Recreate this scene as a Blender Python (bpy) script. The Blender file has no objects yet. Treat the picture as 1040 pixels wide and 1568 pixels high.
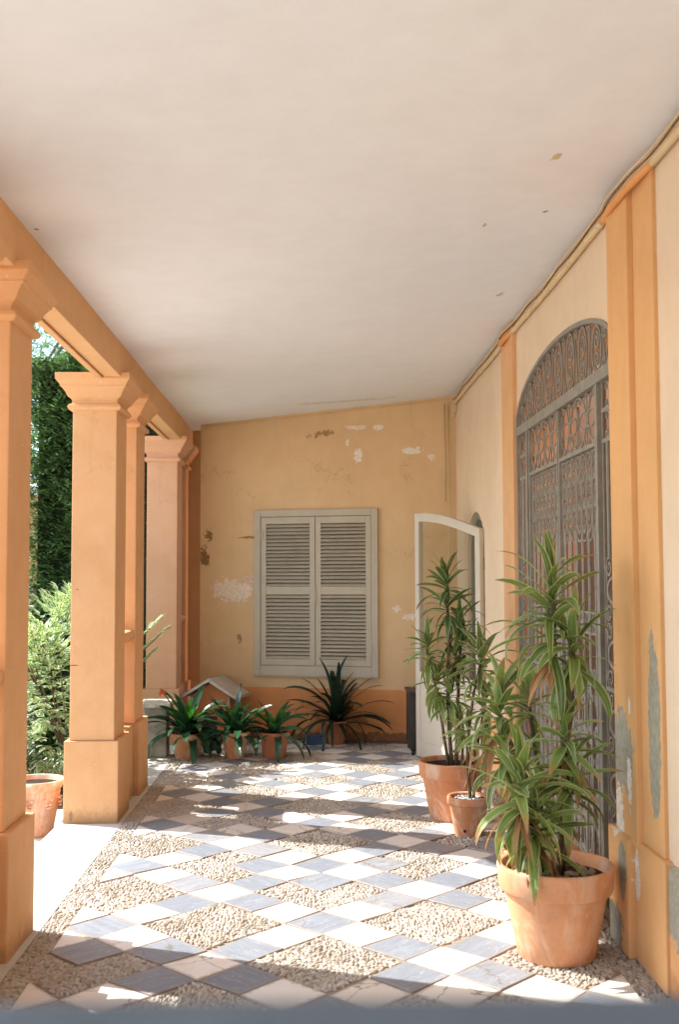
import bpy, bmesh, math, random
import numpy as np
from mathutils import Vector, Matrix, noise
R = math.radians
sc = bpy.context.scene
col = sc.collection
random.seed(7)
rng = np.random.default_rng(7)

# ------------------------------------------------------------------ camera
yaw, pitch, roll = .02516905, .05883386, -.00341279
fw = Vector((math.sin(yaw)*math.cos(pitch), math.cos(yaw)*math.cos(pitch), math.sin(pitch)))
rt = Vector((math.cos(yaw), -math.sin(yaw), 0)); up = rt.cross(fw)
r2 = math.cos(roll)*rt + math.sin(roll)*up; u2 = -math.sin(roll)*rt + math.cos(roll)*up
cam_d = bpy.data.cameras.new('camera'); cam = bpy.data.objects.new('camera', cam_d); col.objects.link(cam)
M = Matrix((r2, u2, -fw)).transposed().to_4x4(); M.translation = (0, 0, 1.53)
cam.matrix_world = M
cam_d.sensor_fit = 'VERTICAL'; cam_d.sensor_height = 36; cam_d.lens = 38.084
cam_d.clip_start = .05; cam_d.clip_end = 2000
cam_d.dof.use_dof = True; cam_d.dof.focus_distance = 6.6; cam_d.dof.aperture_fstop = 3.2
sc.camera = cam

# ------------------------------------------------------------------ light
SUN = Vector((-1, .38, 1.078)).normalized()
el = math.asin(SUN.z); az = math.atan2(SUN.x, SUN.y)
w = bpy.data.worlds.new('World'); sc.world = w; w.use_nodes = True
nt = w.node_tree; nt.nodes.clear()
sky = nt.nodes.new('ShaderNodeTexSky'); sky.sky_type = 'NISHITA'; sky.sun_disc = False
sky.sun_elevation = el; sky.sun_rotation = az; sky.dust_density = 1.4; sky.air_density = 1.0; sky.ozone_density = 1.0
bg = nt.nodes.new('ShaderNodeBackground'); bg.inputs[1].default_value = .15
ow = nt.nodes.new('ShaderNodeOutputWorld')
nt.links.new(sky.outputs[0], bg.inputs[0]); nt.links.new(bg.outputs[0], ow.inputs[0])
sd = bpy.data.lights.new('sun', 'SUN'); sd.energy = 3.0; sd.angle = R(.5); sd.color = (1, .965, .91)
so = bpy.data.objects.new('sun', sd); col.objects.link(so)
so.rotation_euler = SUN.to_track_quat('Z', 'Y').to_euler()
sc.view_settings.view_transform = 'Standard'; sc.view_settings.look = 'None'; sc.view_settings.gamma = 1
sc.view_settings.exposure = 1.74
sc.render.engine = 'CYCLES'
sc.cycles.use_denoising = True
sc.cycles.max_bounces = 12; sc.cycles.diffuse_bounces = 6; sc.cycles.transparent_max_bounces = 8
sc.cycles.sample_clamp_indirect = 6

# ------------------------------------------------------------------ materials
class NT:
    def __init__(s, name):
        s.m = bpy.data.materials.new(name); s.m.use_nodes = True; s.t = s.m.node_tree; s.t.nodes.clear()
        s.out = s.n('ShaderNodeOutputMaterial'); s.b = s.n('ShaderNodeBsdfPrincipled')
        s.l(s.b.outputs[0], s.out.inputs[0])
    def n(s, t, **k):
        x = s.t.nodes.new(t)
        for a, v in k.items(): setattr(x, a, v)
        return x
    def l(s, a, b): s.t.links.new(a, b)
    def val(s, x, inp):
        if hasattr(x, 'is_linked'): s.l(x, inp)
        else: inp.default_value = x
    def math(s, op, a, b=0, c=0, clamp=False):
        x = s.n('ShaderNodeMath', operation=op, use_clamp=clamp)
        s.val(a, x.inputs[0]); s.val(b, x.inputs[1]); s.val(c, x.inputs[2]); return x.outputs[0]
    def vmath(s, op, a, b=(0, 0, 0)):
        x = s.n('ShaderNodeVectorMath', operation=op); s.val(a, x.inputs[0]); s.val(b, x.inputs[1])
        return x.outputs['Value'] if op in ('LENGTH', 'DISTANCE', 'DOT_PRODUCT') else x.outputs[0]
    def noise(s, co, scale, detail=4, rough=.55, outp='Fac', dist=0):
        x = s.n('ShaderNodeTexNoise'); s.l(co, x.inputs['Vector']); x.inputs['Scale'].default_value = scale
        x.inputs['Detail'].default_value = detail; x.inputs['Roughness'].default_value = rough; x.inputs['Distortion'].default_value = dist
        return x.outputs[outp]
    def ramp(s, f, stops):
        x = s.n('ShaderNodeValToRGB'); s.l(f, x.inputs[0]); e = x.color_ramp.elements
        while len(e) > 1: e.remove(e[0])
        e[0].position = stops[0][0]; e[0].color = c4(stops[0][1])
        for p, c in stops[1:]:
            q = e.new(p); q.color = c4(c)
        return x.outputs[0]
    def mix(s, f, a, b, mode='MIX'):
        x = s.n('ShaderNodeMix', data_type='RGBA', blend_type=mode)
        s.val(f, x.inputs[0]); s.val(c4(a) if isinstance(a, tuple) else a, x.inputs[6]); s.val(c4(b) if isinstance(b, tuple) else b, x.inputs[7])
        return x.outputs[2]
    def bump(s, h, strength, dist=.01):
        x = s.n('ShaderNodeBump'); s.l(h, x.inputs['Height']); x.inputs['Strength'].default_value = strength; x.inputs['Distance'].default_value = dist
        s.l(x.outputs[0], s.b.inputs['Normal'])
    def co(s): return s.n('ShaderNodeTexCoord').outputs['Object']
    def fin(s, c=None, rough=.8, spec=.3):
        if c is not None: s.val(c4(c) if isinstance(c, tuple) else c, s.b.inputs['Base Color'])
        s.val(rough, s.b.inputs['Roughness']); s.b.inputs['Specular IOR Level'].default_value = spec
        return s.m
def c4(c): return (c[0], c[1], c[2], 1.0)
def sh(c, k): return tuple(min(1, v*k) for v in c)

def plaster(name, c, var=.12, patches=(), bump=.25, cracks=False, wash=None, grime=0, coat=1.0):
    """painted lime plaster; patches = (centre, radii, colour, edge_noise)"""
    t = NT(name); co = t.co()
    n1 = t.noise(co, .9, 5, .6); n2 = t.noise(co, 7, 5, .6); n3 = t.noise(co, 45, 4, .6); n4 = t.noise(co, 160, 2, .5)
    a = t.ramp(n1, [(.3, sh(c, 1-var)), (.7, sh(c, 1+var*.5))])
    a = t.mix(t.ramp(n2, [(.35, (0, 0, 0)), (.75, (.5, .5, .5))]), a, (wash or sh(c, 1.08)))
    a = t.mix(t.ramp(n4, [(.62, (0, 0, 0)), (.75, (.25, .25, .25))]), a, sh(c, .7))
    h = t.math('ADD', t.math('MULTIPLY', n2, .5), t.math('MULTIPLY', n3, .35))
    h = t.math('ADD', h, t.math('MULTIPLY', n4, .12))
    dn = t.n('ShaderNodeTexNoise'); t.l(co, dn.inputs['Vector']); dn.inputs['Scale'].default_value = 9; dn.inputs['Detail'].default_value = 6; dn.inputs['Roughness'].default_value = .7
    dn2 = t.noise(co, 34, 5, .7, 'Color')
    for (cc, rr, pc, amt) in patches:
        d = t.vmath('SUBTRACT', co, cc); d = t.vmath('DIVIDE', d, rr)
        dd = t.vmath('ADD', t.vmath('SUBTRACT', dn.outputs['Color'], (.5, .5, .5)), t.vmath('MULTIPLY', t.vmath('SUBTRACT', dn2, (.5, .5, .5)), (.7, .7, .7))); dd = t.vmath('MULTIPLY', dd, (amt*2.4, amt*2.4, amt*2.4))
        d = t.vmath('LENGTH', t.vmath('ADD', d, dd))
        m = t.ramp(t.math('MULTIPLY', d, .5), [(.47, (1, 1, 1)), (.5, (0, 0, 0))])
        pcn = t.mix(t.ramp(n3, [(.35, (0, 0, 0)), (.65, (1, 1, 1))]), sh(pc, .82), sh(pc, 1.1))
        a = t.mix(m, a, pcn); h = t.math('SUBTRACT', h, t.math('MULTIPLY', m, .35))
    if cracks:
        v = t.n('ShaderNodeTexVoronoi', feature='DISTANCE_TO_EDGE'); v.inputs['Scale'].default_value = 1.6
        t.l(t.vmath('ADD', co, t.vmath('MULTIPLY', dn.outputs['Color'], (.35, .35, .35))), v.inputs['Vector'])
        m = t.ramp(v.outputs['Distance'], [(.0, (.8, .8, .8)), (.008, (0, 0, 0))])
        gate = t.ramp(t.noise(co, 1.4, 2), [(.52, (0, 0, 0)), (.6, (1, 1, 1))])
        a = t.mix(t.mix(1.0, m, gate, 'MULTIPLY'), a, sh(c, .45))
    # large uneven limewash coats and thin vertical runs
    n5 = t.noise(co, 2.6, 6, .7, dist=.8); n6 = t.noise(t.vmath('MULTIPLY', co, (1, 1, .12)), 14, 4, .6)
    a = t.mix(t.ramp(n5, [(.42, (0, 0, 0)), (.60, (.55*coat, .55*coat, .55*coat))]), a, t.mix(1.0, a, (1.07, 1.10, 1.16), 'MULTIPLY'))
    a = t.mix(t.ramp(n6, [(.58, (0, 0, 0)), (.74, (.5*coat, .5*coat, .5*coat))]), a, t.mix(1.0, a, (.90, .87, .82), 'MULTIPLY'))
    if grime:
        sz = t.n('ShaderNodeSeparateXYZ'); t.l(co, sz.inputs[0])
        gz = t.math('ADD', sz.outputs[2], t.math('MULTIPLY', t.math('SUBTRACT', t.noise(co, 11, 6, .7), .5), .22))
        a = t.mix(t.ramp(t.math('MULTIPLY', gz, 1), [(.02, (grime, grime, grime)), (.10, (0, 0, 0))]), a, sh(c, .42))
        cr = t.n('ShaderNodeTexVoronoi', feature='DISTANCE_TO_EDGE'); cr.inputs['Scale'].default_value = 1.9
        t.l(t.vmath('ADD', co, t.vmath('MULTIPLY', dn.outputs['Color'], (.4, .4, .4))), cr.inputs['Vector'])
        mk = t.mix(1.0, t.ramp(cr.outputs['Distance'], [(0, (.7, .7, .7)), (.006, (0, 0, 0))]), t.ramp(t.noise(co, 2.1, 2), [(.56, (0, 0, 0)), (.62, (1, 1, 1))]), 'MULTIPLY')
        a = t.mix(mk, a, sh(c, .5))
        chip = t.ramp(t.noise(co, 26, 3, .5), [(.735, (0, 0, 0)), (.75, (.8, .8, .8))]); a = t.mix(chip, a, (.74, .60, .46))
    t.bump(h, bump, .012)
    return t.fin(a, .85, .2)

ORANGE = (.715, .405, .195); CREAM = (.75, .585, .41); OCHRE = (.69, .475, .26); DADO = (.69, .30, .11)
M_pier = plaster('orange_limewash', ORANGE, .10, wash=(.75, .46, .26), grime=.5)
M_ceil = plaster('white_ceiling_plaster', (.79, .80, .815), .035, [((.95, 4.1, 0), (.02, .035, 9), (.62, .50, .30), 1.2), ((1.05, 4.75, 0), (.012, .02, 9), (.4, .3, .2), 1.2), ((.80, 4.9, 0), (.01, .03, 9), (.5, .42, .33), 1.4), ((-1.17, 4.55, 0), (.012, .012, 9), (.3, .25, .18), 1.5), ((1.1, 6.2, 0), (.02, .05, 9), (.55, .48, .4), 1.6), ((.3, 9.7, 0), (.5, .06, 9), (.70, .68, .64), 1.3)], bump=.10, cracks=False, coat=.3)
M_stone = None
def simple(name, c, rough=.6, spec=.3, var=.15, sc_=8, bump=.1, metallic=0):
    t = NT(name); co = t.co(); n1 = t.noise(co, sc_, 5, .6); n2 = t.noise(co, sc_*9, 3, .6)
    a = t.ramp(n1, [(.3, sh(c, 1-var)), (.7, sh(c, 1+var))]); t.bump(t.math('ADD', n1, t.math('MULTIPLY', n2, .5)), bump, .008)
    t.b.inputs['Metallic'].default_value = metallic
    return t.fin(a, rough, spec)
def terracotta(name, c, stain=(.72, .60, .50), amt=.65, tint=(.5, .18, .07)):
    t = NT(name); co = t.co(); n1 = t.noise(co, 5, 5, .65); n2 = t.noise(co, 16, 6, .7); n3 = t.noise(co, 90, 3, .6)
    sx = t.vmath('MULTIPLY', co, (1, 1, .25)); n4 = t.noise(sx, 9, 5, .65)
    a = t.ramp(n1, [(.3, sh(c, .82)), (.7, sh(c, 1.12))])
    a = t.mix(t.ramp(n4, [(.50, (0, 0, 0)), (.68, (amt, amt, amt))]), a, stain)
    a = t.mix(t.ramp(n2, [(.55, (0, 0, 0)), (.72, (.6, .6, .6))]), a, tint)
    a = t.mix(t.ramp(n2, [(.28, (amt, amt, amt)), (.36, (0, 0, 0))]), a, sh(stain, 1.1))
    n7 = t.noise(co, 3.2, 7, .72, dist=1.2); n8 = t.noise(co, 30, 5, .7)
    a = t.mix(t.ramp(n7, [(.50, (0, 0, 0)), (.63, (amt, amt, amt))]), a, sh(stain, 1.05))
    a = t.mix(t.ramp(n8, [(.62, (0, 0, 0)), (.72, (.6, .6, .6))]), a, sh(c, .55))
    t.bump(t.math('ADD', n2, t.math('MULTIPLY', n3, .6)), .3, .005)
    return t.fin(a, .85, .2)
M_terra = terracotta('terracotta', (.60, .27, .13)); M_terra2 = terracotta('dark_terracotta', (.46, .17, .085), (.5, .32, .22), .35)
M_terra3 = terracotta('pale_terracotta', (.70, .38, .24), (.82, .66, .54), .7, (.55, .24, .12)); M_terra4 = terracotta('worn_orange_terracotta', (.72, .36, .19), (.80, .58, .44), .6, (.66, .27, .10))
M_soil = simple('potting_soil', (.045, .032, .022), .95, .1, .4, 30, .8)
M_peb_base = simple('mortar', (.33, .265, .205), .95, .1, .25, 30, .5)
M_iron = simple('grey_painted_iron', (.25, .24, .20), .55, .4, .18, 14, .15)
M_shut = simple('greige_painted_wood', (.49, .435, .335), .6, .35, .06, 6, .12)
M_door = simple('cream_painted_wood', (.62, .56, .46), .55, .35, .04, 5, .1)
M_slab = plaster('pale_stone_slab', (.58, .555, .51), .08, bump=.35, cracks=True)
M_grout = simple('grout', (.30, .24, .18), .95, .1, .2, 40, .3)
M_wood = simple('dark_stained_wood', (.035, .030, .026), .5, .4, .3, 12, .2)
M_bark = simple('stem_bark', (.16, .12, .08), .9, .1, .35, 60, .6)
M_rock = simple('rough_stones', (.34, .25, .17), .9, .1, .3, 25, .6)
M_weath = simple('weathered_stone', (.40, .37, .31), .9, .1, .35, 12, .5)
M_blue = simple('blue_plastic', (.03, .09, .20), .4, .5, .1, 8, .05)
M_blackm = simple('black_plastic', (.012, .014, .015), .4, .4, .1, 8, .05)
M_ledge = simple('grey_blue_render', (.13, .165, .20), .9, .1, .08, 5, .3)
M_gravel = simple('pale_courtyard_gravel', (.58, .53, .45), .95, .1, .15, 3, .6)
M_pipe = plaster('painted_pipe', (.66, .50, .29), .12, bump=.2)
M_opipe = plaster('orange_painted_pipe', (.70, .33, .12), .1)
M_rust = simple('rusty_cable', (.22, .12, .06), .8, .2, .4, 30, .3)

def tilemat(name, kind):
    t = NT(name); uv = t.n('ShaderNodeUVMap').outputs[0]
    at = t.n('ShaderNodeAttribute', attribute_name='rnd'); rnd = at.outputs['Fac']
    cxy = t.n('ShaderNodeCombineXYZ'); t.l(t.math('MULTIPLY', rnd, 37), cxy.inputs[0]); t.l(t.math('MULTIPLY', rnd, 91), cxy.inputs[1]); t.l(t.math('MULTIPLY', rnd, 13), cxy.inputs[2])
    p = t.vmath('ADD', uv, cxy.outputs[0])
    if kind == 'grey':
        st = t.vmath('MULTIPLY', p, (1, 5, 1)); n1 = t.noise(st, 1.6, 6, .65, dist=.6); n2 = t.noise(p, 14, 5, .6)
        base = t.ramp(rnd, [(0, (.19, .215, .255)), (.35, (.245, .275, .32)), (.7, (.22, .25, .295)), (1, (.32, .32, .33))])
        a = t.mix(t.ramp(n1, [(.3, (.75, .75, .75)), (.6, (0, 0, 0))]), base, (.16, .18, .215))
        vn = t.n('ShaderNodeTexNoise'); t.l(st, vn.inputs['Vector']); vn.inputs['Scale'].default_value = .9; vn.inputs['Detail'].default_value = 5
        v = t.math('ABSOLUTE', t.math('SUBTRACT', vn.outputs['Fac'], .5))
        a = t.mix(t.ramp(v, [(0, (.6, .6, .6)), (.010, (0, 0, 0))]), a, (.46, .48, .51))
        a = t.mix(t.ramp(n2, [(.5, (0, 0, 0)), (.8, (.4, .4, .4))]), a, (.32, .31, .31)); r = .5
    else:
        n1 = t.noise(p, 2.2, 6, .6); n2 = t.noise(p, 25, 4, .6)
        base = t.ramp(rnd, [(0, (.78, .76, .71)), (.5, (.72, .70, .66)), (.8, (.80, .76, .69)), (1, (.60, .55, .49))])
        a = t.mix(t.ramp(n1, [(.5, (0, 0, 0)), (.7, (.5, .5, .5))]), base, (.68, .60, .50))
        a = t.mix(t.ramp(n2, [(.62, (0, 0, 0)), (.8, (.5, .5, .5))]), a, (.52, .47, .42)); r = .55
    # fine cracks across some tiles
    v = t.n('ShaderNodeTexVoronoi', feature='DISTANCE_TO_EDGE'); v.inputs['Scale'].default_value = .75
    nn = t.noise(p, 3, 4, .6, 'Color'); t.l(t.vmath('ADD', p, t.vmath('MULTIPLY', nn, (.3, .3, .3))), v.inputs['Vector'])
    m = t.ramp(v.outputs['Distance'], [(0, (.9, .9, .9)), (.010, (0, 0, 0))])
    gt = t.ramp(t.math('FRACT', t.math('MULTIPLY', rnd, 7.3)), [(.55, (0, 0, 0)), (.58, (1, 1, 1))])
    a = t.mix(t.mix(1.0, m, gt, 'MULTIPLY'), a, (.16, .12, .09))
    # ground-in dirt along the worn edges of each slab
    s2 = t.n('ShaderNodeSeparateXYZ'); t.l(uv, s2.inputs[0])
    eu = t.math('MINIMUM', s2.outputs[0], t.math('SUBTRACT', 1, s2.outputs[0])); ev = t.math('MINIMUM', s2.outputs[1], t.math('SUBTRACT', 1, s2.outputs[1]))
    ed = t.math('SUBTRACT', t.math('MINIMUM', eu, ev), t.math('MULTIPLY', t.math('SUBTRACT', t.noise(p, 8, 6, .7), .42), .28))
    a = t.mix(t.ramp(ed, [(0, (.55, .55, .55)), (.04, (0, 0, 0))]), a, (.32, .255, .195))
    t.bump(t.noise(p, 9, 5, .6), .12, .01)
    return t.fin(a, r, .35)
M_tg = tilemat('grey_marble', 'grey'); M_tw = tilemat('white_marble', 'white')

def pebmat():
    t = NT('river_pebbles'); at = t.n('ShaderNodeAttribute', attribute_name='rnd').outputs['Fac']; co = t.co()
    a = t.ramp(at, [(0, (.28, .235, .19)), (.15, (.42, .375, .315)), (.4, (.51, .465, .41)), (.7, (.45, .41, .355)), (.9, (.60, .56, .50)), (1, (.37, .355, .33))])
    n = t.noise(co, 6, 3); a = t.mix(t.ramp(n, [(.4, (.35, .35, .35)), (.65, (0, 0, 0))]), a, (.33, .27, .20))
    t.bump(t.noise(co, 120, 3), .15, .002)
    return t.fin(a, .7, .3)
M_peb = pebmat()

def leafmat(name, mid, edge=None, tip=None, rough=.45, trans=.35, var=.25, edge_w=.34, cen=None):
    t = NT(name); uv = t.n('ShaderNodeUVMap').outputs[0]; sp = t.n('ShaderNodeSeparateXYZ'); t.l(uv, sp.inputs[0])
    rnd = t.n('ShaderNodeAttribute', attribute_name='rnd').outputs['Fac']
    a = t.ramp(rnd, [(0, sh(mid, 1-var)), (.5, mid), (1, sh(mid, 1+var*1.3))])
    d = t.math('ABSOLUTE', t.math('SUBTRACT', sp.outputs[0], .5))
    if edge:
        a = t.mix(t.ramp(d, [(edge_w, (0, 0, 0)), (edge_w+.06, (1, 1, 1))]), a, edge)
    if cen:
        a = t.mix(t.ramp(d, [(.05, (.8, .8, .8)), (.10, (0, 0, 0))]), a, cen)
    if tip:
        f = t.math('ADD', sp.outputs[1], t.math('MULTIPLY', t.math('SUBTRACT', rnd, 1), .5))
        a = t.mix(t.ramp(f, [(.62, (0, 0, 0)), (.80, (1, 1, 1))]), a, tip)
    t.fin(a, rough, .45)
    tr = t.n('ShaderNodeBsdfTranslucent'); t.l(t.mix(1.0, a, (1.0, 1.0, .55), 'MULTIPLY'), tr.inputs[0])
    mx = t.n('ShaderNodeMixShader'); mx.inputs[0].default_value = trans
    t.l(t.b.outputs[0], mx.inputs[1]); t.l(tr.outputs[0], mx.inputs[2]); t.l(mx.outputs[0], t.out.inputs[0])
    return t.m
M_drac = leafmat('dracaena_leaf', (.175, .275, .085), (.50, .55, .28), (.46, .30, .14), rough=.38, cen=(.26, .36, .13), var=.42)
M_drac_d = leafmat('dark_dracaena_leaf', (.085, .165, .055), (.32, .38, .17), (.26, .16, .07))
M_dead = leafmat('dry_leaf', (.40, .22, .10), rough=.8, trans=.25)
M_cliv = leafmat('clivia_leaf', (.03, .092, .042), rough=.2, trans=.15)
M_cliv_b = leafmat('young_clivia_leaf', (.06, .22, .03), rough=.35, trans=.3)
M_cord = leafmat('lily_leaf', (.018, .040, .022), rough=.32, trans=.12)
M_bush = leafmat('variegated_bush_leaf', (.20, .33, .13), (.66, .74, .54), rough=.4, trans=.35, edge_w=.20)
M_hedge = leafmat('cypress_leaf', (.11, .21, .07), rough=.7, trans=.2, var=.5)
M_far = leafmat('sunlit_tree_leaf', (.20, .30, .12), rough=.6, trans=.35, var=.5)
M_flow = leafmat('orange_petal', (.75, .14, .03), rough=.5, trans=.4)
def glassmat():
    t = NT('window_glass'); t.t.nodes.remove(t.b)
    tb = t.n('ShaderNodeBsdfTransparent'); tb.inputs[0].default_value = (.93, .95, .94, 1)
    g = t.n('ShaderNodeBsdfGlossy'); g.inputs['Roughness'].default_value = .03
    mx = t.n('ShaderNodeMixShader'); mx.inputs[0].default_value = .05; t.l(tb.outputs[0], mx.inputs[1]); t.l(g.outputs[0], mx.inputs[2])
    t.l(mx.outputs[0], t.out.inputs[0]); return t.m
M_glass = glassmat()

# ------------------------------------------------------------------ mesh helpers
def empty(name, loc, label=None, cat=None, group=None, rz=0):
    o = bpy.data.objects.new(name, None); col.objects.link(o); o.location = loc; o.rotation_euler.z = rz; o.empty_display_size = .1
    return tag(o, label, cat, group)
def tag(o, label=None, cat=None, group=None, kind=None):
    if label: o['label'] = label
    if cat: o['category'] = cat
    if group: o['group'] = group
    if kind: o['kind'] = kind
    return o
class MB:
    def __init__(s): s.v = []; s.f = []; s.uv = []; s.r = []; s.mi = []; s.has = False
    def add(s, vs, fs, uvs=None, rnd=None, mi=0):
        b = len(s.v); s.v += [tuple(p) for p in vs]; s.f += [tuple(i+b for i in f) for f in fs]
        s.uv += list(uvs) if uvs is not None else [(0, 0)]*len(vs)
        rv = random.random() if rnd is None else rnd
        s.r += [rv]*len(vs); s.mi += [mi]*len(fs)
    def box(s, a, b, mat=None, bev=0):
        x0, y0, z0 = [min(p, q) for p, q in zip(a, b)]; x1, y1, z1 = [max(p, q) for p, q in zip(a, b)]
        if bev:
            bm = bmesh.new(); bmesh.ops.create_cube(bm, size=1)
            for v in bm.verts: v.co = Vector((x0+(v.co.x+.5)*(x1-x0), y0+(v.co.y+.5)*(y1-y0), z0+(v.co.z+.5)*(z1-z0)))
            bmesh.ops.bevel(bm, geom=bm.edges[:], offset=bev, segments=2, affect='EDGES', profile=.6)
            bm.verts.index_update(); vs = [v.co.copy() for v in bm.verts]; fs = [[v.index for v in f.verts] for f in bm.faces]; bm.free()
        else:
            vs = [(x0,y0,z0),(x1,y0,z0),(x1,y1,z0),(x0,y1,z0),(x0,y0,z1),(x1,y0,z1),(x1,y1,z1),(x0,y1,z1)]
            fs = [(0,3,2,1),(4,5,6,7),(0,1,5,4),(1,2,6,5),(2,3,7,6),(3,0,4,7)]
        if mat: vs = [mat @ Vector(v) for v in vs]
        s.add(vs, fs)
    def prism(s, poly, axis, a, b):
        """poly in the other two axes, extruded along axis from a to b"""
        def P(p, t):
            if axis == 0: return (t, p[0], p[1])
            if axis == 1: return (p[0], t, p[1])
            return (p[0], p[1], t)
        n = len(poly); vs = [P(p, a) for p in poly]+[P(p, b) for p in poly]
        fs = [tuple(range(n)), tuple(range(2*n-1, n-1, -1))]+[(i, (i+1) % n, n+(i+1) % n, n+i) for i in range(n)]
        s.add(vs, fs)
    def tube(s, pts, rad, n=8, cap=True):
        pts = [Vector(p) for p in pts]; k = len(pts)
        rr = rad if isinstance(rad, (list, tuple)) else [rad]*k
        vs = []; fs = []; prev = None
        for i, p in enumerate(pts):
            d = (pts[min(i+1, k-1)]-pts[max(i-1, 0)]).normalized()
            if prev is None: a = d.orthogonal().normalized()
            else: a = (prev-d*prev.dot(d)).normalized()
            prev = a; b = d.cross(a)
            for j in range(n):
                t = 2*math.pi*j/n; vs.append(p+(a*math.cos(t)+b*math.sin(t))*rr[i])
        for i in range(k-1):
            for j in range(n): fs.append((i*n+j, i*n+(j+1) % n, (i+1)*n+(j+1) % n, (i+1)*n+j))
        if cap: fs += [tuple(range(n-1, -1, -1)), tuple((k-1)*n+j for j in range(n))]
        s.add(vs, fs)
    def lathe(s, prof, n=40, wob=0, c=(0, 0, 0)):
        vs = []; fs = []; k = len(prof)
        for i, (r, z) in enumerate(prof):
            for j in range(n):
                t = 2*math.pi*j/n; q = 1+wob*noise.noise(Vector((math.cos(t)*1.5, math.sin(t)*1.5, z*6+c[0]*7)))
                vs.append((c[0]+r*q*math.cos(t), c[1]+r*q*math.sin(t), c[2]+z))
        for i in range(k-1):
            for j in range(n): fs.append((i*n+j, i*n+(j+1) % n, (i+1)*n+(j+1) % n, (i+1)*n+j))
        fs.append(tuple(range(n-1, -1, -1))); fs.append(tuple((k-1)*n+j for j in range(n)))
        s.add(vs, fs)
    def build(s, name, mat, parent=None, loc=(0, 0, 0), smooth=False, bevel=0):
        me = bpy.data.meshes.new(name); me.from_pydata([tuple(v) for v in s.v], [], s.f)
        mats = mat if isinstance(mat, (list, tuple)) else [mat]
        for m in mats: me.materials.append(m)
        uvl = me.uv_layers.new(name='UVMap'); li = np.zeros(len(me.loops), dtype=np.int32); me.loops.foreach_get('vertex_index', li)
        uvl.data.foreach_set('uv', np.array(s.uv, dtype=np.float32)[li].ravel())
        at = me.attributes.new('rnd', 'FLOAT', 'POINT'); at.data.foreach_set('value', np.array(s.r, dtype=np.float32))
        me.polygons.foreach_set('material_index', np.array(s.mi, dtype=np.int32))
        if smooth: me.polygons.foreach_set('use_smooth', [True]*len(me.polygons))
        me.update()
        o = bpy.data.objects.new(name, me); col.objects.link(o); o.location = loc
        if parent: o.parent = parent
        if bevel:
            b = o.modifiers.new('bevel', 'BEVEL'); b.width = bevel; b.segments = 2; b.limit_method = 'ANGLE'
        if smooth:
            for e in me.edges: pass
        return o
def autosmooth(o, ang=40):
    me = o.data; bm = bmesh.new(); bm.from_mesh(me)
    for e in bm.edges:
        if len(e.link_faces) == 2: e.smooth = e.calc_face_angle(0) < R(ang)
    for f in bm.faces: f.smooth = True
    bm.to_mesh(me); bm.free(); return o

# ------------------------------------------------------------------ the ground and the floor
XW = 1.32                                   # plane of the house wall
def wallY(x): return 9.87+(1.25-x)*.29      # slanting end wall
g = MB(); g.add([(-400, -400, -.13), (-1.585, -400, -.13), (-1.585, 400, -.13), (-400, 400, -.13)], [(0, 1, 2, 3)])
g.add([(-1.585, 11.6, -.131), (400, 11.6, -.131), (400, 400, -.131), (-1.585, 400, -.131)], [(0, 1, 2, 3)])
g.add([(-1.585, -400, -.131), (400, -400, -.131), (400, -6.25, -.131), (-1.585, -6.25, -.131)], [(0, 1, 2, 3)])
tag(g.build('ground', M_gravel), kind='structure')
p = MB(); p.add([(-3.4, 7.9, -.124), (-1.59, 7.9, -.124), (-1.59, 13, -.124), (-3.4, 13, -.124)], [(0, 1, 2, 3)])
tag(p.build('garden_soil', simple('garden_soil', (.12, .09, .06), .95, .1, .4, 6, .6)), kind='structure')
f = MB(); f.box((-1.58, -6.2, -.16), (XW+.3, 11.3, -.012))
tag(f.build('floor', M_grout), kind='structure')
# threshold slabs of pale stone between the piers
th = MB()
for (y0, y1) in [(-6.1, 1.2), (1.205, 3.1), (3.105, 4.95), (4.954, 6.86), (6.866, 8.15), (8.155, 11.2)]:
    th.box((-1.582, y0, -.02), (-1.186, y1, 0), bev=.003)
tag(th.build('stone_threshold', M_slab), kind='structure')

TS = .22940; TX, TY, TA = -.76563, 4.87989, R(45.305)
ca, sa = math.cos(TA), math.sin(TA)
def grid(u, v): return (TX+TS*(u*ca-v*sa), TY+TS*(u*sa+v*ca))
BL, BR = -1.075, 1.185                      # inner borders of the pebble strips
extra = {(4, 1), (4, -1), (6, -1), (13, 8), (16, 7)}
def is_tile(i, j):
    if i % 3 == 2 or j % 3 == 0: return True
    if (i, j) in extra: return True
    b = (i//3, (j-1)//3)
    h = (b[0]*7349+b[1]*9151+17) % 97
    if (3 <= i <= 5 and 1 <= j <= 3) or (0 <= i <= 1 and -2 <= j <= 2) or (3 <= i <= 7 and -5 <= j <= 2): return False
    if (12 <= i <= 16 and 4 <= j <= 8): return False
    return h < 24 and (i % 3, (j-1) % 3) == (h % 2, (h//2) % 2)
def clip(poly, axis, lim, keep_greater):
    out = []
    for k in range(len(poly)):
        a, b = poly[k], poly[(k+1) % len(poly)]
        ia = (a[axis] > lim) == keep_greater; ib = (b[axis] > lim) == keep_greater
        if ia: out.append(a)
        if ia != ib:
            t = (lim-a[axis])/(b[axis]-a[axis]); out.append(tuple(a[q]+t*(b[q]-a[q]) for q in range(4)))
    return out
tm = [MB(), MB()]
jit = {}
def jv(u, v):
    if (u, v) not in jit: jit[(u, v)] = (random.gauss(0, .028), random.gauss(0, .028))
    return jit[(u, v)]
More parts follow.
